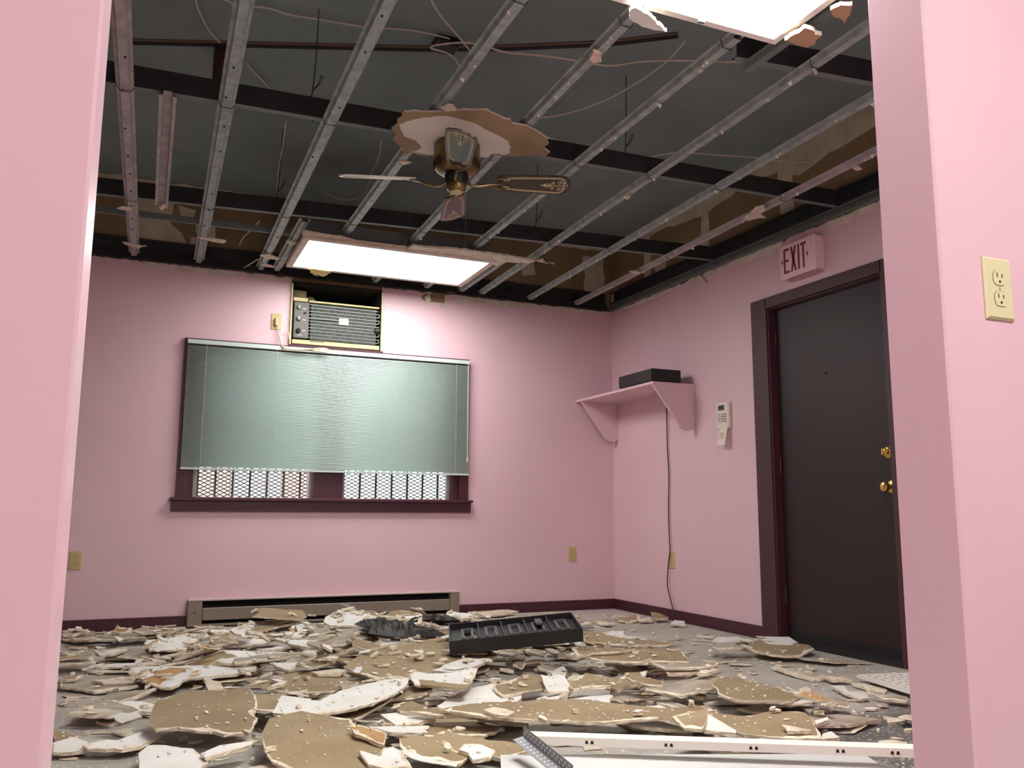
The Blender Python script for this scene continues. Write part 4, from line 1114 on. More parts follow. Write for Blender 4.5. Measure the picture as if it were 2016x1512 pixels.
def bestfit(poly, ref, lim):
    """slope of the heap under the outline, so that a small piece lies on it"""
    r_ = inside(poly)
    if r_ is None or r_[1].sum() < 4: return 0, 0
    sl_, ins, X, Y = r_
    A = np.stack([np.ones(ins.sum()), X[ins]-ref[0], Y[ins]-ref[1]], 1)
    k = np.linalg.lstsq(A, HF[sl_][ins], rcond=None)[0]
    return float(np.clip(k[1], -lim, lim)), float(np.clip(k[2], -lim, lim))

def settle(r_, c, sx, sy, ref, th):
    sl_, ins, X, Y = r_
    top = c+th+sx*(X-ref[0])+sy*(Y-ref[1])
    h = HF[sl_]; h[ins] = np.maximum(h[ins], top[ins]); HF[sl_] = h

prg = random.Random(42)
FACE = {'w': (WHITEP, BROWNP), 'b': (BROWNP, WHITEP), 't': (TANP, WHITEP), 'g': (GREYP, WHITEP), 'c': (RUBC, BROWNP)}

def shard_mesh(mb, poly, c, sx, sy, ref, th, step, rough, margin, m_top=0, m_core=1, m_bot=2):
    ol, src = crack(poly, step, rough); n = len(ol)
    cen = Vector((sum(p[0] for p in ol)/n, sum(p[1] for p in ol)/n))
    def Z(p): return c+sx*(p[0]-ref[0])+sy*(p[1]-ref[1])
    em = {}
    rings = [[], [], [], []]; prev = 0.0
    for i, p in enumerate(ol):
        e = src[i]
        if e not in em: em[e] = prg.choice((0, 0, 0, 0.2, 0.7, 1.9))*margin
        d = cen-p; L = max(d.length, 1e-4); d = d/L
        tgt_ = em[e]*max(0.0, prg.gauss(0.8, 0.5)); prev = 0.55*prev+0.45*tgt_
        ins = min(prev+0.0008, L*0.35)
        pa = p+d*ins
        pm = p-d*prg.uniform(-0.003, 0.0015)
        pb = p+d*prg.uniform(0.0, 0.007)*min(1, L*10)
        rings[0].append((pa.x, pa.y, Z(pa)+th))
        rings[1].append((p.x, p.y, Z(p)+th-(prg.uniform(0.001, 0.004) if ins > 0.003 else 0.0004)))
        rings[2].append((pm.x, pm.y, Z(pm)+th*0.5))
        rings[3].append((pb.x, pb.y, Z(pb)))
    b0 = len(mb.v); mb.v += [Vector(v) for r_ in rings for v in r_]
    def addf(f, mi): mb.f.append([b0+i for i in f]); mb.mi.append(mi); mb.sm.append(False)
    addf(list(range(n)), m_top)
    for k in range(3):
        for i in range(n): addf((k*n+i, k*n+(i+1) % n, (k+1)*n+(i+1) % n, (k+1)*n+i), m_core)
    addf([3*n+i for i in range(n)][::-1], m_bot)
    return Vector((cen.x, cen.y, Z(cen)))

def piece(poly, c, sx, sy, ref, th, col, label, group, step=0.03, rough=0.07, patches=(), name='drywall_piece', margin=0.014):
    mb = MB()
    ctr = shard_mesh(mb, poly, c, sx, sy, ref, th, step, rough, margin)
    def Z(p): return c+sx*(p[0]-ref[0])+sy*(p[1]-ref[1])
    o = mb.build(name, [FACE[col][0], GYPS, FACE[col][1]], loc=ctr)
    tag(o, label, 'drywall piece', group)
    for (pp, mm) in patches:
        q, _ = crack(pp, 0.03, 0.06); k = len(q)
        pv = [(p[0], p[1], Z(p)+th+0.0010) for p in q]+[(p[0], p[1], Z(p)+th-0.001) for p in q]
        m2 = MB(); m2._add(pv, [list(range(k)), list(range(k, 2*k))[::-1]]+[(i, (i+1) % k, k+(i+1) % k, k+i) for i in range(k)])
        m2.build('torn_face', mm, o)
    return o

def ontilt(px, py, z0_, sx, sy, ref):
    d = ray(px, py)
    den = d.z - sx*d.x - sy*d.y
    t = (z0_ - sx*ref[0] - sy*ref[1] - CH)/den
    return CAMP+d*t

ZM = {0: (0, 0, 1), 1: (80, 1050, .3055), 2: (650, 1150, .248), 3: (1050, 1150, .2394), 4: (1400, 1150, .2395),
      'A': (100, 1200, .1488), 'B': (380, 1190, .1488), 'C': (640, 1190, .1488), 'D': (1120, 1190, .1488)}

# fillers: a lower layer of shards first, so that larger sheets rest on a heap
def density(x, y):
    d = 1.0
    if x > 2.55: d *= 0.45
    if x > 3.0 and y > 4.2: d *= 0.45
    if y > 5.9 or y < 2.0: d *= 0.3
    if x < 0.2 and y < 4.0: d *= 0.45
    return d

def blob(x, y, r, asp, ang, k):
    """angular broken outline"""
    pts = []; an = sorted(6.283*(i+prg.uniform(-.33, .33))/k for i in range(k))
    for a in an:
        rr = r*prg.uniform(.65, 1.25)
        u, v = rr*math.cos(a), rr*asp*math.sin(a)
        pts.append((x+u*math.cos(ang)-v*math.sin(ang), y+u*math.sin(ang)+v*math.cos(ang)))
    return pts

CW = {'w': 'white-faced', 'b': 'brown-paper', 't': 'tan torn-paper', 'g': 'dusty grey', 'c': 'cream'}
LAND = [((1.27, 6.0), 'in front of the baseboard heater'), ((0.0, 5.9), 'by the baseboard left of the heater'), ((1.75, 4.0), 'beside the black plastic cover'), ((3.4, 3.7), 'before the exit door'),
        ((0.0, 3.6), 'beside the left jamb of the opening'), ((1.7, 2.6), 'behind the long white rail'), ((3.3, 5.7), 'near the corner under the wall shelf'), ((2.7, 4.6), 'between the black cover and the wall shelf'),
        ((0.45, 4.5), 'left of the crumpled black bag'), ((2.6, 2.9), 'before the right jamb of the opening'), ((0.55, 3.1), 'left of the oval brown sheet'), ((1.1, 3.3), 'in front of the black plastic cover')]
def name_piece(col, poly, size):
    xs = [p[0] for p in poly]; ys = [p[1] for p in poly]; cx, cy_ = sum(xs)/len(xs), sum(ys)/len(ys)
    wh = min(LAND, key=lambda l: (l[0][0]-cx)**2+(l[0][1]-cy_)**2)[1]
    # elongation from second moments
    P = np.array(poly)-np.array([cx, cy_]); ev = np.sqrt(np.maximum(np.linalg.eigvalsh(P.T@P), 1e-9)); asp = ev[1]/ev[0]
    shp = 'long narrow' if asp > 2.6 else ('triangular' if len(poly) == 3 else ('oblong' if asp > 1.6 else 'squarish'))
    lab = '%s %s %s drywall shard %s' % (size, shp, CW[col], wh)
    return lab, '%s shards %s' % (CW[col], wh)
NFILL = [0]
SHARD = MB(); SHI = {'w': (0, 1), 'b': (1, 0), 'g': (2, 0), 'c': (3, 1)}
def filler(n, rmin, rmax, cols, ylo=2.2, yhi=B-0.12, xlo=-0.5, xhi=R-0.15, tilt=0.07, stuff=False):
    done = 0; tries = 0
    while done < n and tries < n*30:
        tries += 1
        x, y = prg.uniform(xlo, xhi), prg.uniform(ylo, yhi)
        if prg.random() > density(x, y): continue
        # only where the opening lets one see the floor
        if x < -0.062*y-0.02: continue
        # the lens panel and its rail lie on bare floor
        if x > 0.9 and y < 2.62-0.6*(x-1.17)+1.1*rmin: continue
        r = rmin+(rmax-rmin)*prg.random()**1.5
        poly = blob(x, y, r, prg.uniform(.28, .75), prg.gauss(0, 0.6), prg.choice((3, 4, 4, 5, 5, 6)))
        poly = [(min(max(a, XL+0.03), R-0.03), min(max(b_, Y1+0.03), B-0.085)) for a, b_ in poly]
        bx_, by_ = bestfit(poly, (x, y), 0.22)
        sx, sy = bx_+prg.uniform(-tilt, tilt), by_+prg.uniform(-tilt*0.5, tilt)
        c, rr = rest(poly, sx, sy, (x, y))
        if rr is None: continue
        th = prg.choice((0.0125, 0.0125, 0.010, 0.005))
        if stuff: th = prg.choice((0.0125, 0.008, 0.004, 0.003))
        if c > 0.17: continue
        col = prg.choice(cols)
        if stuff:
            shard_mesh(SHARD, poly, c, sx, sy, (x, y), th, 0.02, 0.08, 0.006, SHI[col][0], 4, SHI[col][1])
        else:
            lab, grp = name_piece(col, poly, 'small' if r < 0.11 else 'broad')
            piece(poly, c, sx, sy, (x, y), th, col, lab, grp, step=0.025, margin=0.01)
        settle(rr, c, sx, sy, (x, y), th)
        done += 1; NFILL[0] += 1

filler(620, 0.015, 0.075, 'gggwbcc', stuff=True)
filler(78, 0.08, 0.26, 'ggbbwgc')
filler(30, 0.10, 0.26, 'gbgwb', ylo=4.3, yhi=5.9, xlo=0.0, xhi=2.0)
filler(14, 0.10, 0.24, 'gbwb', ylo=2.7, yhi=4.4, xlo=0.6, xhi=2.5)

# pieces seen one by one in the photograph: outline, colour, tilt, own label
PC = [
 # zoom, col, slope_y, label, outline, patches
 ('A', 'g', .06, 'long dusty brown drywall slab along the left of the heater', [(200, 420), (420, 400), (700, 410), (1000, 400), (1250, 420), (1000, 440), (860, 470), (560, 470), (300, 460)]),
 ('A', 'g', .05, None, [(150, 300), (330, 300), (480, 330), (700, 330), (860, 300), (700, 370), (420, 370), (150, 370)]),
 ('A', 't', .16, 'curled tan paper peak against the baseboard left of the heater', [(820, 300), (880, 215), (940, 265), (1080, 255), (1040, 310), (920, 330)]),
 ('A', 'g', .05, None, [(1100, 320), (1400, 280), (1780, 260), (1760, 310), (1500, 340), (1200, 345)]),
 (1, 'w', .06, 'clean white drywall square left of the heater end', [(665, 720), (690, 700), (820, 690), (960, 668), (955, 720), (930, 762), (820, 765), (700, 765)]),
 (1, 'w', .06, None, [(950, 660), (1060, 652), (1090, 690), (1010, 705), (955, 690)]),
 (1, 'w', .03, None, [(340, 765), (560, 758), (480, 785), (380, 795)]),
 (1, 'g', .03, None, [(120, 770), (330, 780), (360, 820), (120, 835)]),
 (1, 'g', .02, 'large dusty grey slab lying flat by the left jamb', [(125, 880), (330, 865), (560, 870), (640, 930), (520, 950), (350, 968), (130, 935)]),
 (1, 'c', .04, None, [(325, 968), (500, 950), (640, 932), (600, 972), (400, 982)]),
 (1, 'w', .04, 'long white drywall sheet with a tan torn patch in its middle', [(565, 872), (640, 855), (800, 856), (930, 850), (1150, 850), (1390, 850), (1395, 865), (1270, 902), (1150, 912), (960, 930), (915, 942), (880, 975), (840, 990), (770, 988), (700, 962), (640, 930), (610, 900)],
   [([(650, 945), (740, 890), (830, 866), (925, 868), (930, 890), (890, 905), (830, 930), (770, 975), (700, 960)], 't')]),
 (1, 'g', .03, 'dusty grey-white slab with pointed ends near the left jamb', [(395, 1080), (440, 1045), (560, 1035), (750, 1012), (640, 1065), (560, 1085), (490, 1108), (430, 1095)]),
 (1, 'w', .05, None, [(500, 1115), (640, 1105), (750, 1125), (735, 1175), (640, 1180), (560, 1140)]),
 (1, 'g', .03, 'grey-brown triangular slab left of the big brown panel', [(220, 1185), (350, 1115), (480, 1118), (560, 1150), (640, 1190), (540, 1225), (300, 1205)]),
 (1, 'c', .04, 'cream broken strip in front of the triangular grey slab', [(165, 1240), (250, 1200), (380, 1205), (520, 1218), (490, 1247), (330, 1252)]),
 (1, 'b', .03, 'brown slab corner lying against the left jamb', [(75, 1285), (150, 1300), (240, 1330), (205, 1365), (90, 1385)]),
 (1, 'w', .04, 'pale sheet lying flat against the left jamb in the foreground', [(70, 1390), (200, 1350), (300, 1380), (330, 1430), (200, 1450), (70, 1450)]),
 (1, 'b', .05, 'tan-brown sheet under the far left of the white torn sheet', [(1390, 960), (1660, 908), (1850, 920), (1964, 950), (1964, 1015), (1780, 1040), (1600, 1040), (1430, 1010)]),
 (1, 'b', .02, None, [(1360, 1060), (1560, 1050), (1640, 1090), (1520, 1170), (1390, 1160)]),
 (1, 'w', .05, 'long white strip beside the white square in the left foreground', [(262, 1395), (380, 1355), (470, 1365), (640, 1305), (740, 1298), (780, 1330), (640, 1400), (520, 1420), (300, 1412)]),
 (1, 'b', .10, 'largest plain brown drywall panel, propped up on the left', [(745, 1095), (850, 1060), (960, 1030), (1150, 1030), (1340, 1010), (1385, 1060), (1395, 1130), (1400, 1210), (1340, 1300), (1180, 1312), (1000, 1288), (880, 1268), (740, 1278), (690, 1240)]),
 (1, 'w', .07, 'clean white square drywall panel in the left foreground', [(640, 1350), (690, 1312), (790, 1308), (920, 1325), (990, 1332), (1060, 1380), (1112, 1386), (1040, 1450), (990, 1530), (650, 1530)]),
 (1, 'w', .05, None, [(1030, 1450), (1150, 1395), (1300, 1370), (1380, 1360), (1330, 1400), (1180, 1440), (1060, 1475)]),
 # far heap, middle left
 ('B', 'w', .10, 'long white strip with curved end in front of the heater', [(400, 310), (560, 290), (760, 300), (850, 230), (1180, 220), (1100, 275), (980, 310), (760, 350), (430, 360)]),
 ('B', 'b', .08, None, [(240, 360), (480, 380), (620, 400), (480, 460), (300, 510), (230, 440)]),
 ('B', 'w', .12, 'tilted white shard pointing at the heater', [(480, 470), (740, 370), (800, 430), (660, 540), (560, 520)]),
 ('B', 'g', .06, None, [(0, 640), (230, 590), (520, 520), (560, 540), (260, 620), (0, 700)]),
 ('B', 'w', .07, 'long pale plank-like strip in the heap before the heater', [(300, 610), (680, 560), (1080, 510), (1180, 530), (900, 600), (700, 660), (420, 640)]),
 ('B', 'w', .09, 'white wedge strip slanting down in the heap before the heater', [(1090, 490), (1300, 500), (1650, 520), (1640, 590), (1500, 600), (1290, 560)]),
 ('B', 'w', .10, None, [(1350, 310), (1560, 275), (1500, 410), (1380, 400)], [([(1285, 330), (1345, 315), (1360, 370), (1300, 385)], 't')]),
 ('B', 'w', .08, None, [(1200, 430), (1420, 420), (1480, 455), (1420, 500), (1250, 490)]),
 ('B', 'b', .08, None, [(870, 450), (1060, 400), (1200, 440), (1100, 490), (940, 470)]),
 ('B', 'g', .05, 'layered grey strip above the small white wedge', [(540, 740), (900, 690), (1420, 650), (1540, 680), (1200, 730), (780, 770), (540, 790)]),
 ('B', 'w', .08, 'small clean white block below the layered grey strip', [(1040, 770), (1380, 755), (1340, 830), (1280, 870), (1120, 820)]),
 ('B', 'g', .04, None, [(1500, 620), (1900, 560), (2016, 580), (2016, 640), (1650, 680)]),
 ('B', 'c', .05, None, [(1560, 920), (1900, 880), (2016, 900), (1950, 950), (1640, 950)]),
 ('C', 'w', .14, 'white drywall sheet with dark nicks leaning near the heater front', [(0, 180), (220, 85), (420, 95), (650, 160), (660, 200), (640, 290), (300, 300), (60, 290), (0, 260)]),
 ('C', 'b', .14, 'brown curled sheet leaning against the heater front', [(350, 60), (480, 75), (640, 70), (700, 100), (745, 165), (640, 150), (500, 100)]),
 ('C', 'b', .14, 'domed brown sheet before the right end of the heater', [(790, 150), (880, 90), (980, 75), (1200, 95), (1290, 140), (1410, 160), (1400, 190), (1250, 190), (1080, 210), (880, 190)], [([(1190, 130), (1240, 105), (1290, 140), (1250, 185), (1190, 180)], 'w')]),
 ('C', 'w', .10, 'white sheet behind the black crumpled bag', [(775, 170), (880, 200), (1100, 225), (1420, 205), (1300, 260), (1000, 280), (800, 330), (760, 340)]),
 ('C', 'g', .06, None, [(130, 380), (420, 320), (640, 310), (620, 400), (380, 520), (200, 470)]),
 ('C', 'g', .05, None, [(380, 530), (600, 450), (650, 480), (520, 560)]),
 ('C', 'w', .06, 'white wedge behind the brown panel that carries the black tray', [(540, 580), (720, 480), (1050, 485), (1250, 500), (960, 540), (720, 580)]),
 ('C', 'w', .12, 'white sheet left of the black tray near the heater end', [(1590, 190), (1640, 130), (1760, 150), (2016, 180), (2016, 215), (1800, 230), (1620, 255)]),
 ('C', 'c', .10, 'cream sheet before the baseboard behind the black tray', [(1860, 160), (1890, 110), (2150, 95), (2420, 80), (2560, 100), (2400, 140), (2100, 160)]),
 # the wide brown sheet under the tray
 (2, 'b', .06, 'wide creased brown drywall sheet under the black plastic tray', [(105, 650), (170, 600), (310, 510), (560, 475), (790, 430), (950, 405), (1150, 470), (1330, 560), (1200, 620), (1000, 680), (800, 705), (605, 742), (370, 745), (240, 700)]),
 (2, 'w', .06, None, [(300, 760), (500, 745), (640, 760), (600, 800), (300, 840)]),
 (0, 'w', .06, 'big white drywall sheet in the middle foreground, next to brown oval sheet', [(536, 1412), (553, 1377), (600, 1388), (626, 1389), (670, 1366), (700, 1358), (760, 1345), (806, 1342), (800, 1356), (778, 1372), (735, 1392), (690, 1404), (640, 1412), (600, 1416)]),
 (2, 'w', .05, None, [(400, 950), (560, 935), (700, 950), (840, 985), (700, 1010), (520, 1030)]),
 (2, 'w', .06, 'white strip leaning in front of the black tray', [(800, 705), (920, 655), (1060, 610), (1250, 615), (1230, 640), (1100, 690), (980, 722)]),
 (2, 'w', .05, 'large white sheet in the middle of the rubble, torn on its right', [(850, 870), (960, 800), (1100, 740), (1280, 708), (1430, 722), (1590, 742), (1520, 790), (1500, 830), (1300, 880), (1060, 908), (900, 945)]),
 (2, 'b', .05, 'brown torn sheet right of the large white middle sheet', [(1290, 830), (1390, 800), (1510, 755), (1690, 740), (1710, 800), (1700, 860), (1500, 885), (1370, 912)]),
 (2, 'w', .07, 'white sheet with a brown folded lower edge, centre of the rubble', [(635, 715), (780, 742), (980, 730), (1172, 690), (1150, 760), (1112, 805), (1050, 852), (850, 840), (670, 825), (640, 770)], [([(700, 758), (850, 778), (1100, 800), (1060, 832), (860, 815), (720, 800)], 'b')]),
 (2, 'b', .06, None, [(500, 870), (650, 848), (775, 890), (745, 925), (640, 935), (560, 920)]),
 (2, 'b', .04, 'long broken brown edge strip across the centre of the rubble', [(620, 960), (860, 940), (1080, 930), (1350, 905), (1560, 890), (1620, 930), (1450, 965), (1100, 990), (830, 985)]),
 (2, 'w', .12, 'upright white tile-like fragment right of centre', [(1665, 745), (1755, 750), (1850, 735), (1885, 790), (1920, 872), (1730, 880), (1690, 800)]),
 (2, 'w', .14, 'half-round white fragment on top of the tile-like fragment', [(1757, 752), (1790, 695), (1850, 672), (1868, 757), (1800, 760)]),
 (2, 'c', .10, None, [(1880, 750), (1930, 690), (2000, 720), (2000, 760), (1950, 790)]),
 (2, 'w', .04, 'white strip behind the oval brown sheet', [(310, 1060), (560, 1048), (790, 1045), (750, 1108), (480, 1100)]),
 # right side
 ('D', 'g', .05, None, [(80, 540), (300, 560), (660, 570), (1100, 560), (1510, 540), (1500, 590), (1100, 610), (600, 610), (200, 590)]),
 ('D', 'b', .05, 'long dark brown sheet with a straight cream edge, right of the tray', [(120, 390), (300, 380), (420, 400), (640, 470), (760, 480), (1000, 500), (1400, 540), (1300, 570), (900, 570), (500, 560), (300, 540), (180, 500)]),
 ('D', 'b', .06, 'long brown sheet with orange-tan tip, right of the tray', [(220, 715), (380, 660), (640, 640), (1000, 630), (1140, 600), (1380, 600), (1510, 650), (1570, 720), (1590, 770), (1300, 770), (960, 780), (700, 770), (400, 745)]),
 ('D', 'b', .03, 'brown sheet under the long tan-tipped sheet', [(20, 760), (380, 760), (720, 800), (900, 790), (660, 840), (420, 850), (100, 880)]),
 ('D', 'b', .08, 'brown tilted slab with thick white lower edge, right of centre', [(450, 940), (600, 870), (700, 850), (1080, 840), (1000, 900), (760, 970), (560, 1030)]),
 ('D', 'b', .07, None, [(1290, 930), (1500, 890), (1700, 880), (1930, 850), (1880, 900), (1620, 950), (1300, 960)]),
 ('D', 'g', .04, None, [(1050, 790), (1330, 830), (1700, 820), (1960, 790), (1900, 850), (1560, 870), (1250, 870)]),
 ('D', 'g', .05, None, [(1150, 960), (1430, 970), (1740, 1060), (1950, 1050), (1800, 1080), (1500, 1040)]),
 ('D', 'w', .05, None, [(970, 1030), (1200, 1010), (1290, 1040), (1200, 1070), (1000, 1070)]),
 ('D', 'b', .03, 'wide brown sheet behind the long clean white sheet', [(220, 960), (480, 1000), (700, 1060), (560, 1130), (200, 1150), (60, 1180), (0, 1120), (60, 1050)]),
 ('D', 'b', .05, 'brown patch of sheet above the long clean white sheet', [(740, 1020), (940, 1010), (1000, 1080), (1240, 1130), (1240, 1200), (1060, 1190), (860, 1130), (740, 1080)]),
 ('D', 'w', .05, 'curved white fragment above the long clean white sheet', [(580, 1110), (700, 1080), (800, 1140), (1000, 1190), (1020, 1215), (860, 1220), (680, 1180)]),
 ('D', 'g', .04, 'dusty grey slab right of the long clean white sheet', [(1470, 1150), (1700, 1110), (1930, 1120), (1900, 1190), (1940, 1230), (1750, 1230), (1500, 1190)]),
 ('D', 'w', .03, 'long clean white sheet tapering to the right', [(520, 1200), (680, 1190), (900, 1240), (1250, 1225), (1560, 1250), (1900, 1300), (2050, 1330), (1760, 1345), (1650, 1400), (1320, 1390), (1050, 1370), (780, 1310), (560, 1270)]),
 ('D', 'w', .05, None, [(400, 410), (560, 370), (740, 380), (760, 450), (940, 455), (820, 480), (620, 450)]),
 ('D', 'c', .05, None, [(330, 240), (480, 250), (640, 275), (520, 290), (400, 285)]),
 ('D', 'b', .10, None, [(640, 190), (860, 170), (910, 150), (930, 230), (780, 260), (660, 230)]),
 ('D', 'c', .12, None, [(915, 230), (1090, 200), (1110, 250), (930, 255)]),
 ('D', 'b', .14, 'folded brown flap leaning at the exit-door wall baseboard', [(1085, 150), (1200, 165), (1320, 220), (1300, 240), (1130, 240)]),
 ('D', 'w', .16, 'small white trapezoid fragment where the hanging cord meets the floor', [(1345, 285), (1400, 228), (1530, 242), (1550, 305), (1440, 290)]),
 (4, 'b', .04, 'arrow-shaped brown sheet with white tip near the exit door', [(225, 540), (340, 485), (460, 470), (800, 510), (850, 545), (740, 602), (620, 605), (510, 595), (360, 565)], [([(395, 455), (445, 432), (640, 433), (715, 482), (640, 503), (465, 492)], 'w')]),
 (4, 'w', .03, None, [(0, 480), (60, 450), (240, 450), (330, 480), (200, 490), (60, 500)]),
 (4, 'g', .03, None, [(0, 580), (80, 548), (310, 575), (260, 590), (60, 600)]),
 (4, 'b', .04, 'brown sheet with torn cream edge toward the exit door', [(0, 770), (60, 725), (170, 712), (400, 760), (560, 800), (700, 845), (800, 855), (660, 912), (420, 905), (200, 900), (60, 850)]),
 (4, 'c', .03, 'long thin cream strip slanting toward the exit door', [(490, 697), (560, 697), (720, 745), (870, 792), (930, 775), (960, 800), (840, 812), (680, 765)]),
 (4, 'c', .03, None, [(920, 785), (1080, 790), (1160, 815), (1000, 818)]),
 (4, 'c', .04, None, [(1150, 835), (1260, 835), (1450, 890), (1430, 905), (1290, 880)]),
 (4, 'w', .01, 'flat white flakes sheet near the right jamb', [(980, 850), (1090, 850), (1130, 900), (1260, 905), (1300, 950), (1220, 960), (1080, 905)]),
 (4, 'g', .03, None, [(1280, 900), (1400, 930), (1610, 950), (1610, 985), (1420, 965)]),
 (4, 't', .04, 'brown dart-shaped fragment before the right jamb', [(670, 925), (730, 905), (860, 925), (1010, 995), (880, 985), (760, 955)]),
 (4, 'c', .05, None, [(720, 890), (780, 865), (840, 905), (790, 925)]),
 (4, 'w', .08, None, [(850, 1150), (960, 1122), (975, 1145), (865, 1180)]),
 (4, 'w', .05, None, [(915, 1260), (990, 1238), (1060, 1290), (910, 1300)]),
 # foreground
 (0, 'b', .03, 'broad brown sheet lying across the front of the rubble', [(866, 1404), (950, 1390), (1060, 1384), (1160, 1384), (1250, 1396), (1300, 1402), (1380, 1398), (1402, 1402), (1398, 1440), (1330, 1428), (1300, 1420), (1200, 1428), (1060, 1424), (960, 1418)]),
 (4, 'b', .03, 'wide smooth brown sheet in the right foreground behind the white rail', [(0, 1090), (200, 1110), (340, 1108), (480, 1078), (650, 1075), (770, 1085), (830, 1140), (880, 1230), (912, 1292), (600, 1300), (270, 1268), (120, 1200), (0, 1160)]),
 (3, 'w', .10, 'clean white triangular fragment behind the white rail', [(1385, 1150), (1445, 1120), (1560, 1190), (1671, 1260), (1671, 1280), (1400, 1250)]),
 (3, 'b', .05, None, [(1140, 1120), (1300, 1080), (1440, 1060), (1430, 1130), (1390, 1230), (1240, 1215)]),
 (2, 'b', .08, 'brown sheet with thick jagged white edge, centre foreground', [(750, 1140), (820, 1040), (900, 1000), (1100, 1030), (1260, 1072), (1450, 1090), (1585, 1118), (1590, 1140), (1480, 1175), (1395, 1210), (1200, 1172), (1000, 1165), (880, 1155)]),
 (2, 'c', .06, 'bright cream torn paper on the centre brown sheet', [(1215, 1025), (1300, 1000), (1390, 1010), (1460, 1035), (1400, 1065), (1300, 1050)]),
 (2, 'b', .02, 'flat brown offcut with straight edge under the centre foreground sheet', [(790, 1190), (1000, 1182), (1390, 1215), (1525, 1195), (1530, 1245), (1200, 1248), (830, 1240)]),
 (2, 'b', .07, 'brown sheet with broad white torn lower edge, bottom foreground', [(550, 1255), (640, 1232), (800, 1240), (940, 1280), (985, 1350), (1092, 1410), (1020, 1455), (800, 1420), (640, 1380), (555, 1320)], [([(560, 1315), (700, 1350), (820, 1400), (1010, 1430), (1000, 1452), (800, 1422), (640, 1382)], 'w')]),
 (2, 'w', .06, 'pale fragment left of the ribbed lens panel', [(1010, 1345), (1060, 1302), (1180, 1298), (1312, 1350), (1275, 1410), (1130, 1432), (1100, 1375)]),
 (0, 'b', .05, 'large oval brown sheet at the front left of centre', [(516, 1448), (529, 1420), (593, 1404), (660, 1416), (690, 1420), (712, 1445), (745, 1462), (758, 1476), (735, 1496), (715, 1530), (600, 1530), (534, 1503), (520, 1478)]),
 (2, 't', .14, 'curled tan paper roll beside the oval brown sheet', [(165, 1165), (220, 1140), (380, 1180), (450, 1215), (430, 1300), (380, 1290), (200, 1215)]),
 (2, 'w', .09, 'pointed white fragment at the front edge of the oval brown sheet', [(228, 1340), (390, 1395), (420, 1320), (500, 1308), (560, 1340), (650, 1470), (430, 1480), (300, 1450)]),
]
ZC = {'t': 't', 'w': 'w', 'b': 'b'}
nlab = 0
for it in PC:
    zid, col, sl_y, label, pts = it[:5]; pat = it[5] if len(it) > 5 else []
    ox, oy, s_ = ZM[zid]
    px = [(ox+a*s_, oy+b_*s_) for a, b_ in pts]
    sy = sl_y; sx = prg.uniform(-0.025, 0.025)
    zc = 0.03
    bx = sum(p[0] for p in px)/len(px); by = max(p[1] for p in px)
    for k in range(4):
        ref0 = onz(bx, by-1, zc); ref = (ref0.x, ref0.y)
        # keep clear of the far wall / heater
        W3 = [ontilt(a, b_, zc, sx, sy, ref) for a, b_ in px]
        guard = 0
        while (max(p.y for p in W3) > B-0.10 or any(p.x > R-0.04 for p in W3)) and guard < 40:
            zc += 0.006; sy += 0.002; guard += 1
            ref0 = onz(bx, by-1, zc); ref = (ref0.x, ref0.y)
            W3 = [ontilt(a, b_, zc, sx, sy, ref) for a, b_ in px]
        poly = [(min(p.x, R-0.04), min(p.y, B-0.09)) for p in W3]
        c, rr = rest(poly, sx, sy, ref)
        if rr is None: break
        if abs(c-zc) < 0.003: break
        zc = c
    if rr is None: continue
    th = 0.0125
    pw = []
    for (pp, mc) in pat:
        q = [ontilt(ox+a*s_, oy+b_*s_, c+th, sx, sy, ref) for a, b_ in pp]
        pw.append(([(p.x, p.y) for p in q], FACE[mc][0]))
    if label is None: lab, grp = name_piece(col, poly, 'medium')
    else: lab, grp = label, None
    piece(poly, c, sx, sy, ref, th, col, lab, grp, step=0.03, rough=0.032, patches=pw, margin=0.016)
    settle(rr, c, sx, sy, ref, th)

filler(34, 0.04, 0.11, 'wwbgcct', tilt=0.12, ylo=3.7)
filler(10, 0.03, 0.06, 'wcc', tilt=0.12, yhi=3.7)
filler(18, 0.04, 0.10, 'wwgc', tilt=0.14, ylo=4.2, yhi=5.9, xlo=0.0, xhi=2.0)
filler(560, 0.010, 0.05, 'wwgbcc', stuff=True, tilt=0.15, ylo=3.5)
filler(110, 0.006, 0.022, 'wwcc', stuff=True, tilt=0.15, yhi=3.5)
o = SHARD.build('drywall_shards', [WHITEP, BROWNP, GREYP, RUBC, GYPS])
tag(o, 'countless tiny drywall shards scattered all through the floor rubble', 'drywall shards', kind='stuff')

def hf(x, y):
    i = min(max(int((x-gx0)/GS), 0), GNX-1); j = min(max(int((y-gy0)/GS), 0), GNY-1)
    return float(HF[i, j])

# ---------------------------------------------------------------- other things in the rubble
# black plastic tray (front cover, face down)
Wt, Dt, Ht = 0.631, 0.362, 0.063
Rt = Matrix.Rotation(-0.335, 3, 'Z') @ Matrix.Rotation(-0.091, 3, 'Y') @ Matrix.Rotation(0.089, 3, 'X')
pA = Vector((1.431, 4.076, 0.074))
for k in range(4):
    foot = [pA+Rt @ Vector((a_*Wt, b2*Dt, 0)) for a_, b2 in ((0, 0), (1, 0), (1, 1), (0, 1))]
    rr_ = inside([(p.x, p.y) for p in foot]); sl_, ins_, X_, Y_ = rr_
    nrm_ = Rt @ Vector((0, 0, 1)); sx_, sy_ = -nrm_.x/nrm_.z, -nrm_.y/nrm_.z
    need = float(np.percentile((HF[sl_]-(sx_*(X_-pA.x)+sy_*(Y_-pA.y)))[ins_], 99))+0.001
    q_ = CAMP+(pA-CAMP)*((need-CH)/(pA.z-CH)); pA = Vector((q_.x, q_.y, need))
def TT(p): return pA+Rt @ p
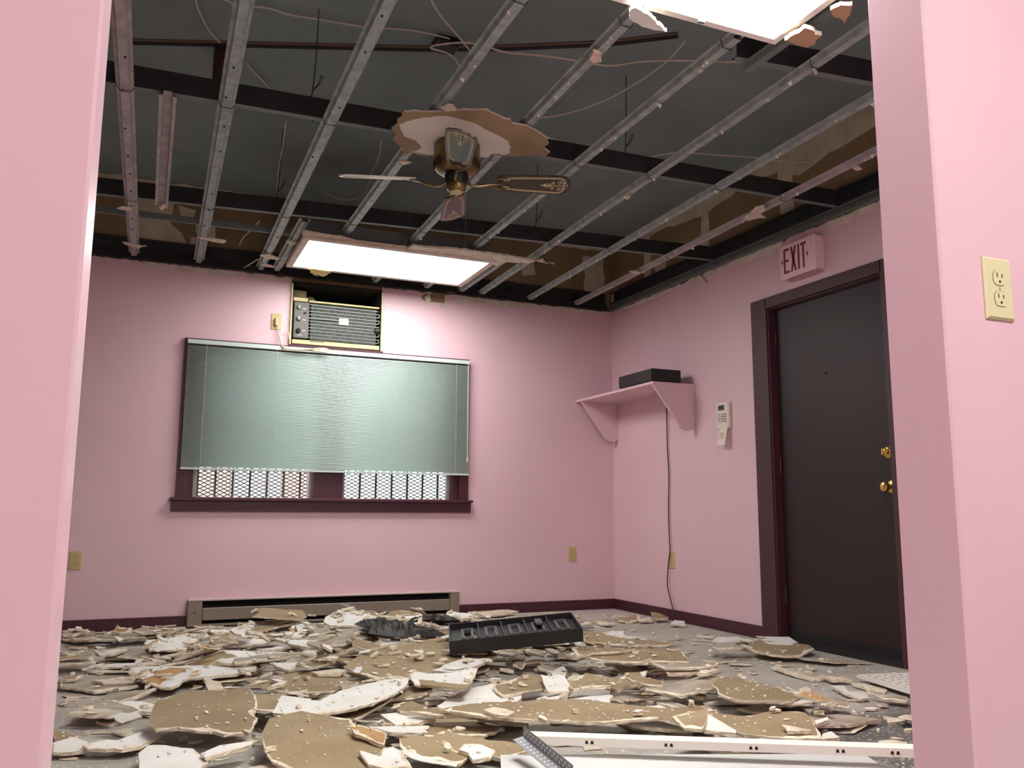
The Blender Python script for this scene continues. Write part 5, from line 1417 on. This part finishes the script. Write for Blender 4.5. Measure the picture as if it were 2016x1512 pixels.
ty = thing('plastic_tray', 'black plastic ribbed cover lying open side up on brown sheet', 'plastic cover', TT(Vector((Wt/2, Dt/2, 0))))
w3 = 0.006
MB(TT).box(0, Wt, 0, w3, 0, Ht).build('side_wall', BLACKP, ty); MB(TT).box(0, Wt, Dt-w3, Dt, 0, Ht).build('side_wall', BLACKP, ty)
MB(TT).box(0, w3, w3, Dt-w3, 0, Ht).build('side_wall', BLACKP, ty); MB(TT).box(Wt-w3, Wt, w3, Dt-w3, 0, Ht).build('side_wall', BLACKP, ty)
# floor with one open window at the left
fl_ = MB(TT)
ow0, ow1, od0, od1 = 0.06, 0.13, 0.13, 0.25
fl_.box(w3, ow0, w3, Dt-w3, 0.030, 0.035); fl_.box(ow1, Wt-w3, w3, Dt-w3, 0.030, 0.035); fl_.box(ow0, ow1, w3, od0, 0.030, 0.035); fl_.box(ow0, ow1, od1, Dt-w3, 0.030, 0.035)
fl_.build('base', BLACKP, ty)
bayw = (Wt-0.05)/5
for i in range(1, 5):
    x = 0.03+i*bayw
    MB(TT).box(x-0.002, x+0.002, 0.06, Dt-w3, 0.035, Ht*0.9).build('divider', GREYPL, ty)
for i in range(5):
    x0_, x1_ = 0.03+i*bayw+0.03, 0.03+(i+1)*bayw-0.025
    f2 = MB(TT); t_ = 0.014
    f2.box(x0_, x1_, 0.10, 0.10+t_*0.6, 0.035, 0.046); f2.box(x0_, x1_, 0.27, 0.27+t_, 0.035, 0.050); f2.box(x0_, x0_+t_, 0.10, 0.28, 0.035, 0.048); f2.box(x1_-t_, x1_, 0.10, 0.28, 0.035, 0.048)
    f2.build('bay_frame', GREYPL, ty)
for i in range(16):
    x = 0.05+i*(Wt-0.1)/15
    MB(TT).box(x-0.0015, x+0.0015, w3, 0.062, 0.035, Ht*0.9).build('rib', GREYPL, ty)
MB(TT).box(0.03+3.45*bayw, 0.03+3.45*bayw+0.035, 0.20, 0.30, 0.05, 0.062, bev=0.002).build('clip', GREYPL, ty)

# crumpled black bag
def bag(name, label, cat, cx, cy_, lx, ly, rot, hgt, m, seed):
    rgz = random.Random(seed); nx, ny = 26, 12
    ca, sa = math.cos(rot), math.sin(rot)
    edge = [1+rgz.uniform(-.35, .3) for _ in range(24)]
    def loc(u, v):
        a = math.atan2(v, u)/6.283*24; i = int(math.floor(a)) % 24; f_ = a-math.floor(a)
        k = edge[i]*(1-f_)+edge[(i+1) % 24]*f_
        X, Y = u*lx*k, v*ly*k
        return cx+X*ca-Y*sa, cy_+X*sa+Y*ca
    poly = [loc(math.cos(t), math.sin(t)) for t in [6.283*i/24 for i in range(24)]]
    sx, sy = bestfit(poly, (cx, cy_), 0.2); c, rr = rest(poly, sx, sy, (cx, cy_), 97)
    vs = []
    for j in range(ny+1):
        for i in range(nx+1):
            u, v = i/nx*2-1, j/ny*2-1
            q = max(abs(u), abs(v)); L = math.hypot(u, v)
            if L > 1e-6: u2, v2 = u*q/L, v*q/L
            else: u2, v2 = 0.0, 0.0
            X, Y = loc(u2, v2) if q > 0 else (cx, cy_)
            fold = abs(math.sin(5.1*u2+2.3*v2+seed))*0.5+abs(math.cos(7.7*u2-4.1*v2))*0.35+rgz.uniform(0, .22)
            e = (1-q**2)**0.6
            vs.append((X, Y, c+sx*(X-cx)+sy*(Y-cy_)+0.003+hgt*e*fold))
    W_ = nx+1
    fs = [(j*W_+i, j*W_+i+1, (j+1)*W_+i+1, (j+1)*W_+i) for j in range(ny) for i in range(nx)]
    mb = MB(); mb._add(vs, fs)
    o = mb.build(name, m, loc=(cx, cy_, c)); so = o.modifiers.new('solid', 'SOLIDIFY'); so.thickness = 0.002; so.offset = 1
    return tag(o, label, cat)
BAGM = mat('bag_black', srgb(26, 23, 19), 0.6)
p = onz(778, 1246, 0.08); bag('crumpled_bag', 'crumpled black plastic bag in the rubble before the heater', 'bag', p.x, p.y, 0.25, 0.2, 0.1, 0.055, BAGM, 4)
p = onz(868, 1234, 0.08); bag('crumpled_bag', 'smaller crumpled black plastic scrap behind the crumpled bag', 'bag', p.x+0.02, p.y+0.22, 0.15, 0.15, 0.6, 0.05, BAGM, 9)

# grey metal box-section offcut behind the tray
p0, p1 = onz(1128, 1243, 0.05), onz(1168, 1243, 0.05); d = (p1-p0).normalized(); nb_ = Vector((-d.y, d.x, 0))
hb_ = max(hf(p0.x, p0.y), hf(p1.x, p1.y), hf(p1.x+nb_.x*.06, p1.y+nb_.y*.06)); p0 = p0-d*0.12
mb = MB()
sec = [(0, 0), (0.055, 0), (0.055, 0.032), (0, 0.032)]; inn = [(0.003, 0.003), (0.052, 0.003), (0.052, 0.029), (0.003, 0.029)]
vs = []
for e in (p0, p1):
    for (a, b_) in sec+inn: vs.append(Vector((e.x, e.y, hb_+0.001))+nb_*a+Vector((0, 0, b_)))
fs = []
for i in range(4):
    j = (i+1) % 4
    fs += [(i, j, 8+j, 8+i), (4+i, 4+j, 12+j, 12+i), (i, j, 4+j, 4+i), (8+i, 8+j, 12+j, 12+i)]
mb._add(vs, fs)
tag(mb.build('metal_offcut', [mat('blue_grey_metal', srgb(150, 156, 158), 0.5, 0.3)], loc=p0), 'hollow grey metal box-section offcut behind the black cover', 'metal offcut')

# white lens-frame rail, ribbed lens panel and perforated angle in the front
LZ = 0.03
a = onz(1030, 1465, 0.055); b_ = onz(1830, 1493, 0.055); d = (b_-a).normalized(); nn = Vector((-d.y, d.x, 0))
hr = 0.05
for k in range(12):
    p = a+(b_-a)*(k/11); hr = max(hr, hf(p.x, p.y)*0.9)
hr = min(hr, 0.075)
a = onz(1030, 1465, hr); b_ = onz(1830, 1493, hr); d = (b_-a).normalized(); nn = Vector((-d.y, d.x, 0))
prof = [(0, 0.0), (0.008, 0.0), (0.010, 0.014), (0.046, 0.016), (0.046, 0.024), (0.040, 0.028), (0.0, 0.024)]
mb = MB(); n = len(prof)
vs = [a+nn*u+Vector((0, 0, v)) for u, v in prof]+[b_+nn*u+Vector((0, 0, v)) for u, v in prof]
mb._add(vs, [(i, (i+1) % n, n+(i+1) % n, n+i) for i in range(n)]+[list(range(n)), list(range(n, 2*n))])
rail = tag(mb.build('light_frame_rail', WHITEM, loc=a), 'long white enamelled light-frame rail lying across the foreground', 'metal rail')
L_ = (b_-a).length
for t in (0.17, 0.37, 0.58, 0.79, 0.92):
    p = a+(b_-a)*t
    for s_ in (-1, 1):
        q = p+d*s_*0.008-nn*0.0008+Vector((0, 0, 0.011))
        m2 = MB(); vv = [q-d*0.005+Vector((0, 0, -0.004)), q+d*0.005+Vector((0, 0, -0.004)), q+d*0.003+Vector((0, 0, 0.005)), q-d*0.003+Vector((0, 0, 0.005))]
        m2._add(vv+[v+nn*0.001 for v in vv], [(0, 1, 2, 3), (4, 5, 6, 7), (0, 1, 5, 4), (1, 2, 6, 5), (2, 3, 7, 6), (3, 0, 4, 7)])
        m2.build('slot_hole', SLOT, rail)
# ribbed acrylic lens
lp = [onz(x, y, LZ) for x, y in ((965, 1520), (985, 1492), (1110, 1480), (1240, 1478), (1420, 1478), (1590, 1484), (1690, 1492), (1735, 1512))]
q0 = onz(985, 1494, LZ); q1 = onz(1700, 1492, LZ); d2 = (q1-q0).normalized(); n2 = Vector((-d2.y, d2.x, 0))
Lw = (q1-q0).length; Dp = 0.46; nr = 36
lz = 0.0
for i in range(12):
    for j in range(6):
        p = q0+d2*Lw*i/11-n2*Dp*j/5; lz = max(lz, hf(p.x, p.y))
lz = min(lz+0.001, 0.035)
mb = MB(); vs = []
for j in range(nr*2+1):
    v = -Dp*j/(nr*2); z = lz+0.004+(0.0045 if j % 2 else 0)
    for u in (0.0, Lw):
        bow = 0
        vs.append(q0+d2*u+n2*v+Vector((0, 0, z-q0.z)))
k = len(vs)
vs += [p-Vector((0, 0, 0.0035)) for p in vs]
fs = [(2*j, 2*j+1, 2*j+3, 2*j+2) for j in range(nr*2)]+[(k+2*j, k+2*j+2, k+2*j+3, k+2*j+1) for j in range(nr*2)]
fs += [(2*j, 2*j+2, k+2*j+2, k+2*j) for j in range(nr*2)]+[(2*j+1, k+2*j+1, k+2*j+3, 2*j+3) for j in range(nr*2)]
fs += [(0, k, k+1, 1), (k-2, k-1, 2*k-1, 2*k-2)]
mb._add(vs, fs)
tag(mb.build('lens_panel', LENSM, loc=q0), 'ribbed translucent white light lens lying flat in the foreground', 'light lens')
# perforated corner angle
a = onz(1030, 1450, hr+0.03); b_ = onz(1128, 1530, lz+0.035); d = (b_-a).normalized(); nn = Vector((0, 0, 1)).cross(d).normalized(); up = d.cross(nn).normalized()
an = MB()
def slab(mb, o_, e1, e2, w_, t_):
    vs = [o_, o_+e1, o_+e1+w_, o_+w_]; vs += [p+t_ for p in vs]
    mb._add(vs, [(0, 1, 2, 3), (7, 6, 5, 4), (0, 4, 5, 1), (1, 5, 6, 2), (2, 6, 7, 3), (3, 7, 4, 0)])
Lx = (b_-a)
slab(an, a, Lx, None, nn*(-0.034)+Vector((0, 0, -0.006)), Vector((0, 0, 0.0012)))
slab(an, a, Lx, None, Vector((0, 0, 0.030)), nn*0.0012)
GAN = mat('angle_steel', srgb(150, 150, 154), 0.45, 0.5)
ang = tag(an.build('perforated_angle', GAN, loc=a), 'perforated grey steel corner angle lying across the lens', 'metal angle')
for i in range(14):
    p = a+Lx*((i+0.5)/14)
    for s_ in (0, 1):
        q = p+d*(0.012*s_)+Vector((0, 0, 0.010+0.011*s_))-nn*0.0006
        m2 = MB(); vs = []
        for k in range(8):
            aa = 6.283*k/8; vs.append(q+d*0.0035*math.cos(aa)+Vector((0, 0, 0.0035*math.sin(aa))))
        vs += [v+nn*0.0026 for v in vs]
        m2._add(vs, [list(range(8)), list(range(8, 16))[::-1]]+[(k, (k+1) % 8, 8+(k+1) % 8, 8+k) for k in range(8)]); m2.build('hole', MATS['tag_white'], ang)
        q = p-nn*(0.011+0.012*s_)+Vector((0, 0, 0.0002-0.002*(1+s_)))
        m2 = MB(); vs = []
        for k in range(8):
            aa = 6.283*k/8; vs.append(q+d*0.0035*math.cos(aa)+nn*0.0035*math.sin(aa)+Vector((0, 0, 0.0018)))
        vs += [v-Vector((0, 0, 0.003)) for v in vs]
        m2._add(vs, [list(range(8)), list(range(8, 16))[::-1]]+[(k, (k+1) % 8, 8+(k+1) % 8, 8+k) for k in range(8)]); m2.build('hole', MATS['tag_white'], ang)

# white louvre / egg-crate plate at the right jamb
q = [onz(x, y, 0.035) for x, y in ((1660, 1318), (1830, 1312), (1850, 1378), (1690, 1328))]
e1 = (onz(1830, 1372, 0.03)-onz(1688, 1328, 0.03)); d1_ = e1.normalized(); n1 = Vector((-d1_.y, d1_.x, 0)); o0 = onz(1688, 1330, 0.03)
L1, W1 = e1.length, 0.30
hz1 = 0.0
for i in range(8):
    for j in range(5):
        p = o0+d1_*L1*i/7+n1*W1*j/4; hz1 = max(hz1, hf(p.x, p.y))
hz1 = min(hz1, 0.05); o0.z = hz1
lg = thing('louvre_plate', 'white slotted metal plate lying before the exit door at the right jamb', 'metal plate', o0)
def LT(p): return o0+d1_*p.x+n1*p.y+Vector((0, 0, p.z))
MB(LT).box(0, L1, 0, W1, 0.012, 0.015).build('plate', WHITEM, lg)
MB(LT).box(0, L1, -0.002, 0.002, 0.0, 0.015).build('front_lip', WHITEM, lg)
for j in range(6):
    for i in range(9):
        x = 0.03+(L1-0.09)*i/8+0.012*(j % 2); y = 0.03+0.04*j
        MB(LT).box(x, x+0.022, y, y+0.006, 0.0148, 0.0156).build('slot', MIDST, lg)

# crumbs and chips nobody could count
cm = MB(); crg = random.Random(9)
n_c = 0
while n_c < 4200:
    x, y = crg.uniform(-0.6, R-0.05), crg.uniform(2.0, B-0.05)
    if crg.random() > 0.35+0.65*density(x, y) or x < -0.062*y-0.05: continue
    s = 0.0015+0.0055*crg.random()**3
    z = hf(x, y)
    nb9 = [hf(x+a*GS, y+b9*GS) for a in (-1, 0, 1) for b9 in (-1, 0, 1)]
    if max(nb9)-min(nb9) > 0.006: continue
    z = max(nb9)*0.5+z*0.5+0.0008
    b0 = len(cm.v); pts = []
    k = crg.randint(4, 5); a0 = crg.uniform(0, 6.28)
    for i in range(k):
        a = a0+6.283*i/k; r_ = s*crg.uniform(.6, 1.4); pts.append((x+r_*math.cos(a), y+r_*math.sin(a)))
    hgt = s*crg.uniform(.3, .8)
    vs = [(p[0], p[1], z) for p in pts]+[(x+(p[0]-x)*.7, y+(p[1]-y)*.7, z+hgt) for p in pts]
    cm._add(vs, [list(range(k, 2*k))]+[(i, (i+1) % k, k+(i+1) % k, k+i) for i in range(k)], 0)
    n_c += 1
o = cm.build('gypsum_crumbs', mat('crumb_white', srgb(224, 216, 200), 0.9)); tag(o, 'pale gypsum crumbs and dust scattered over the whole floor', 'crumbs', kind='stuff')
print('FILL', NFILL[0], 'TRACED', len(PC))
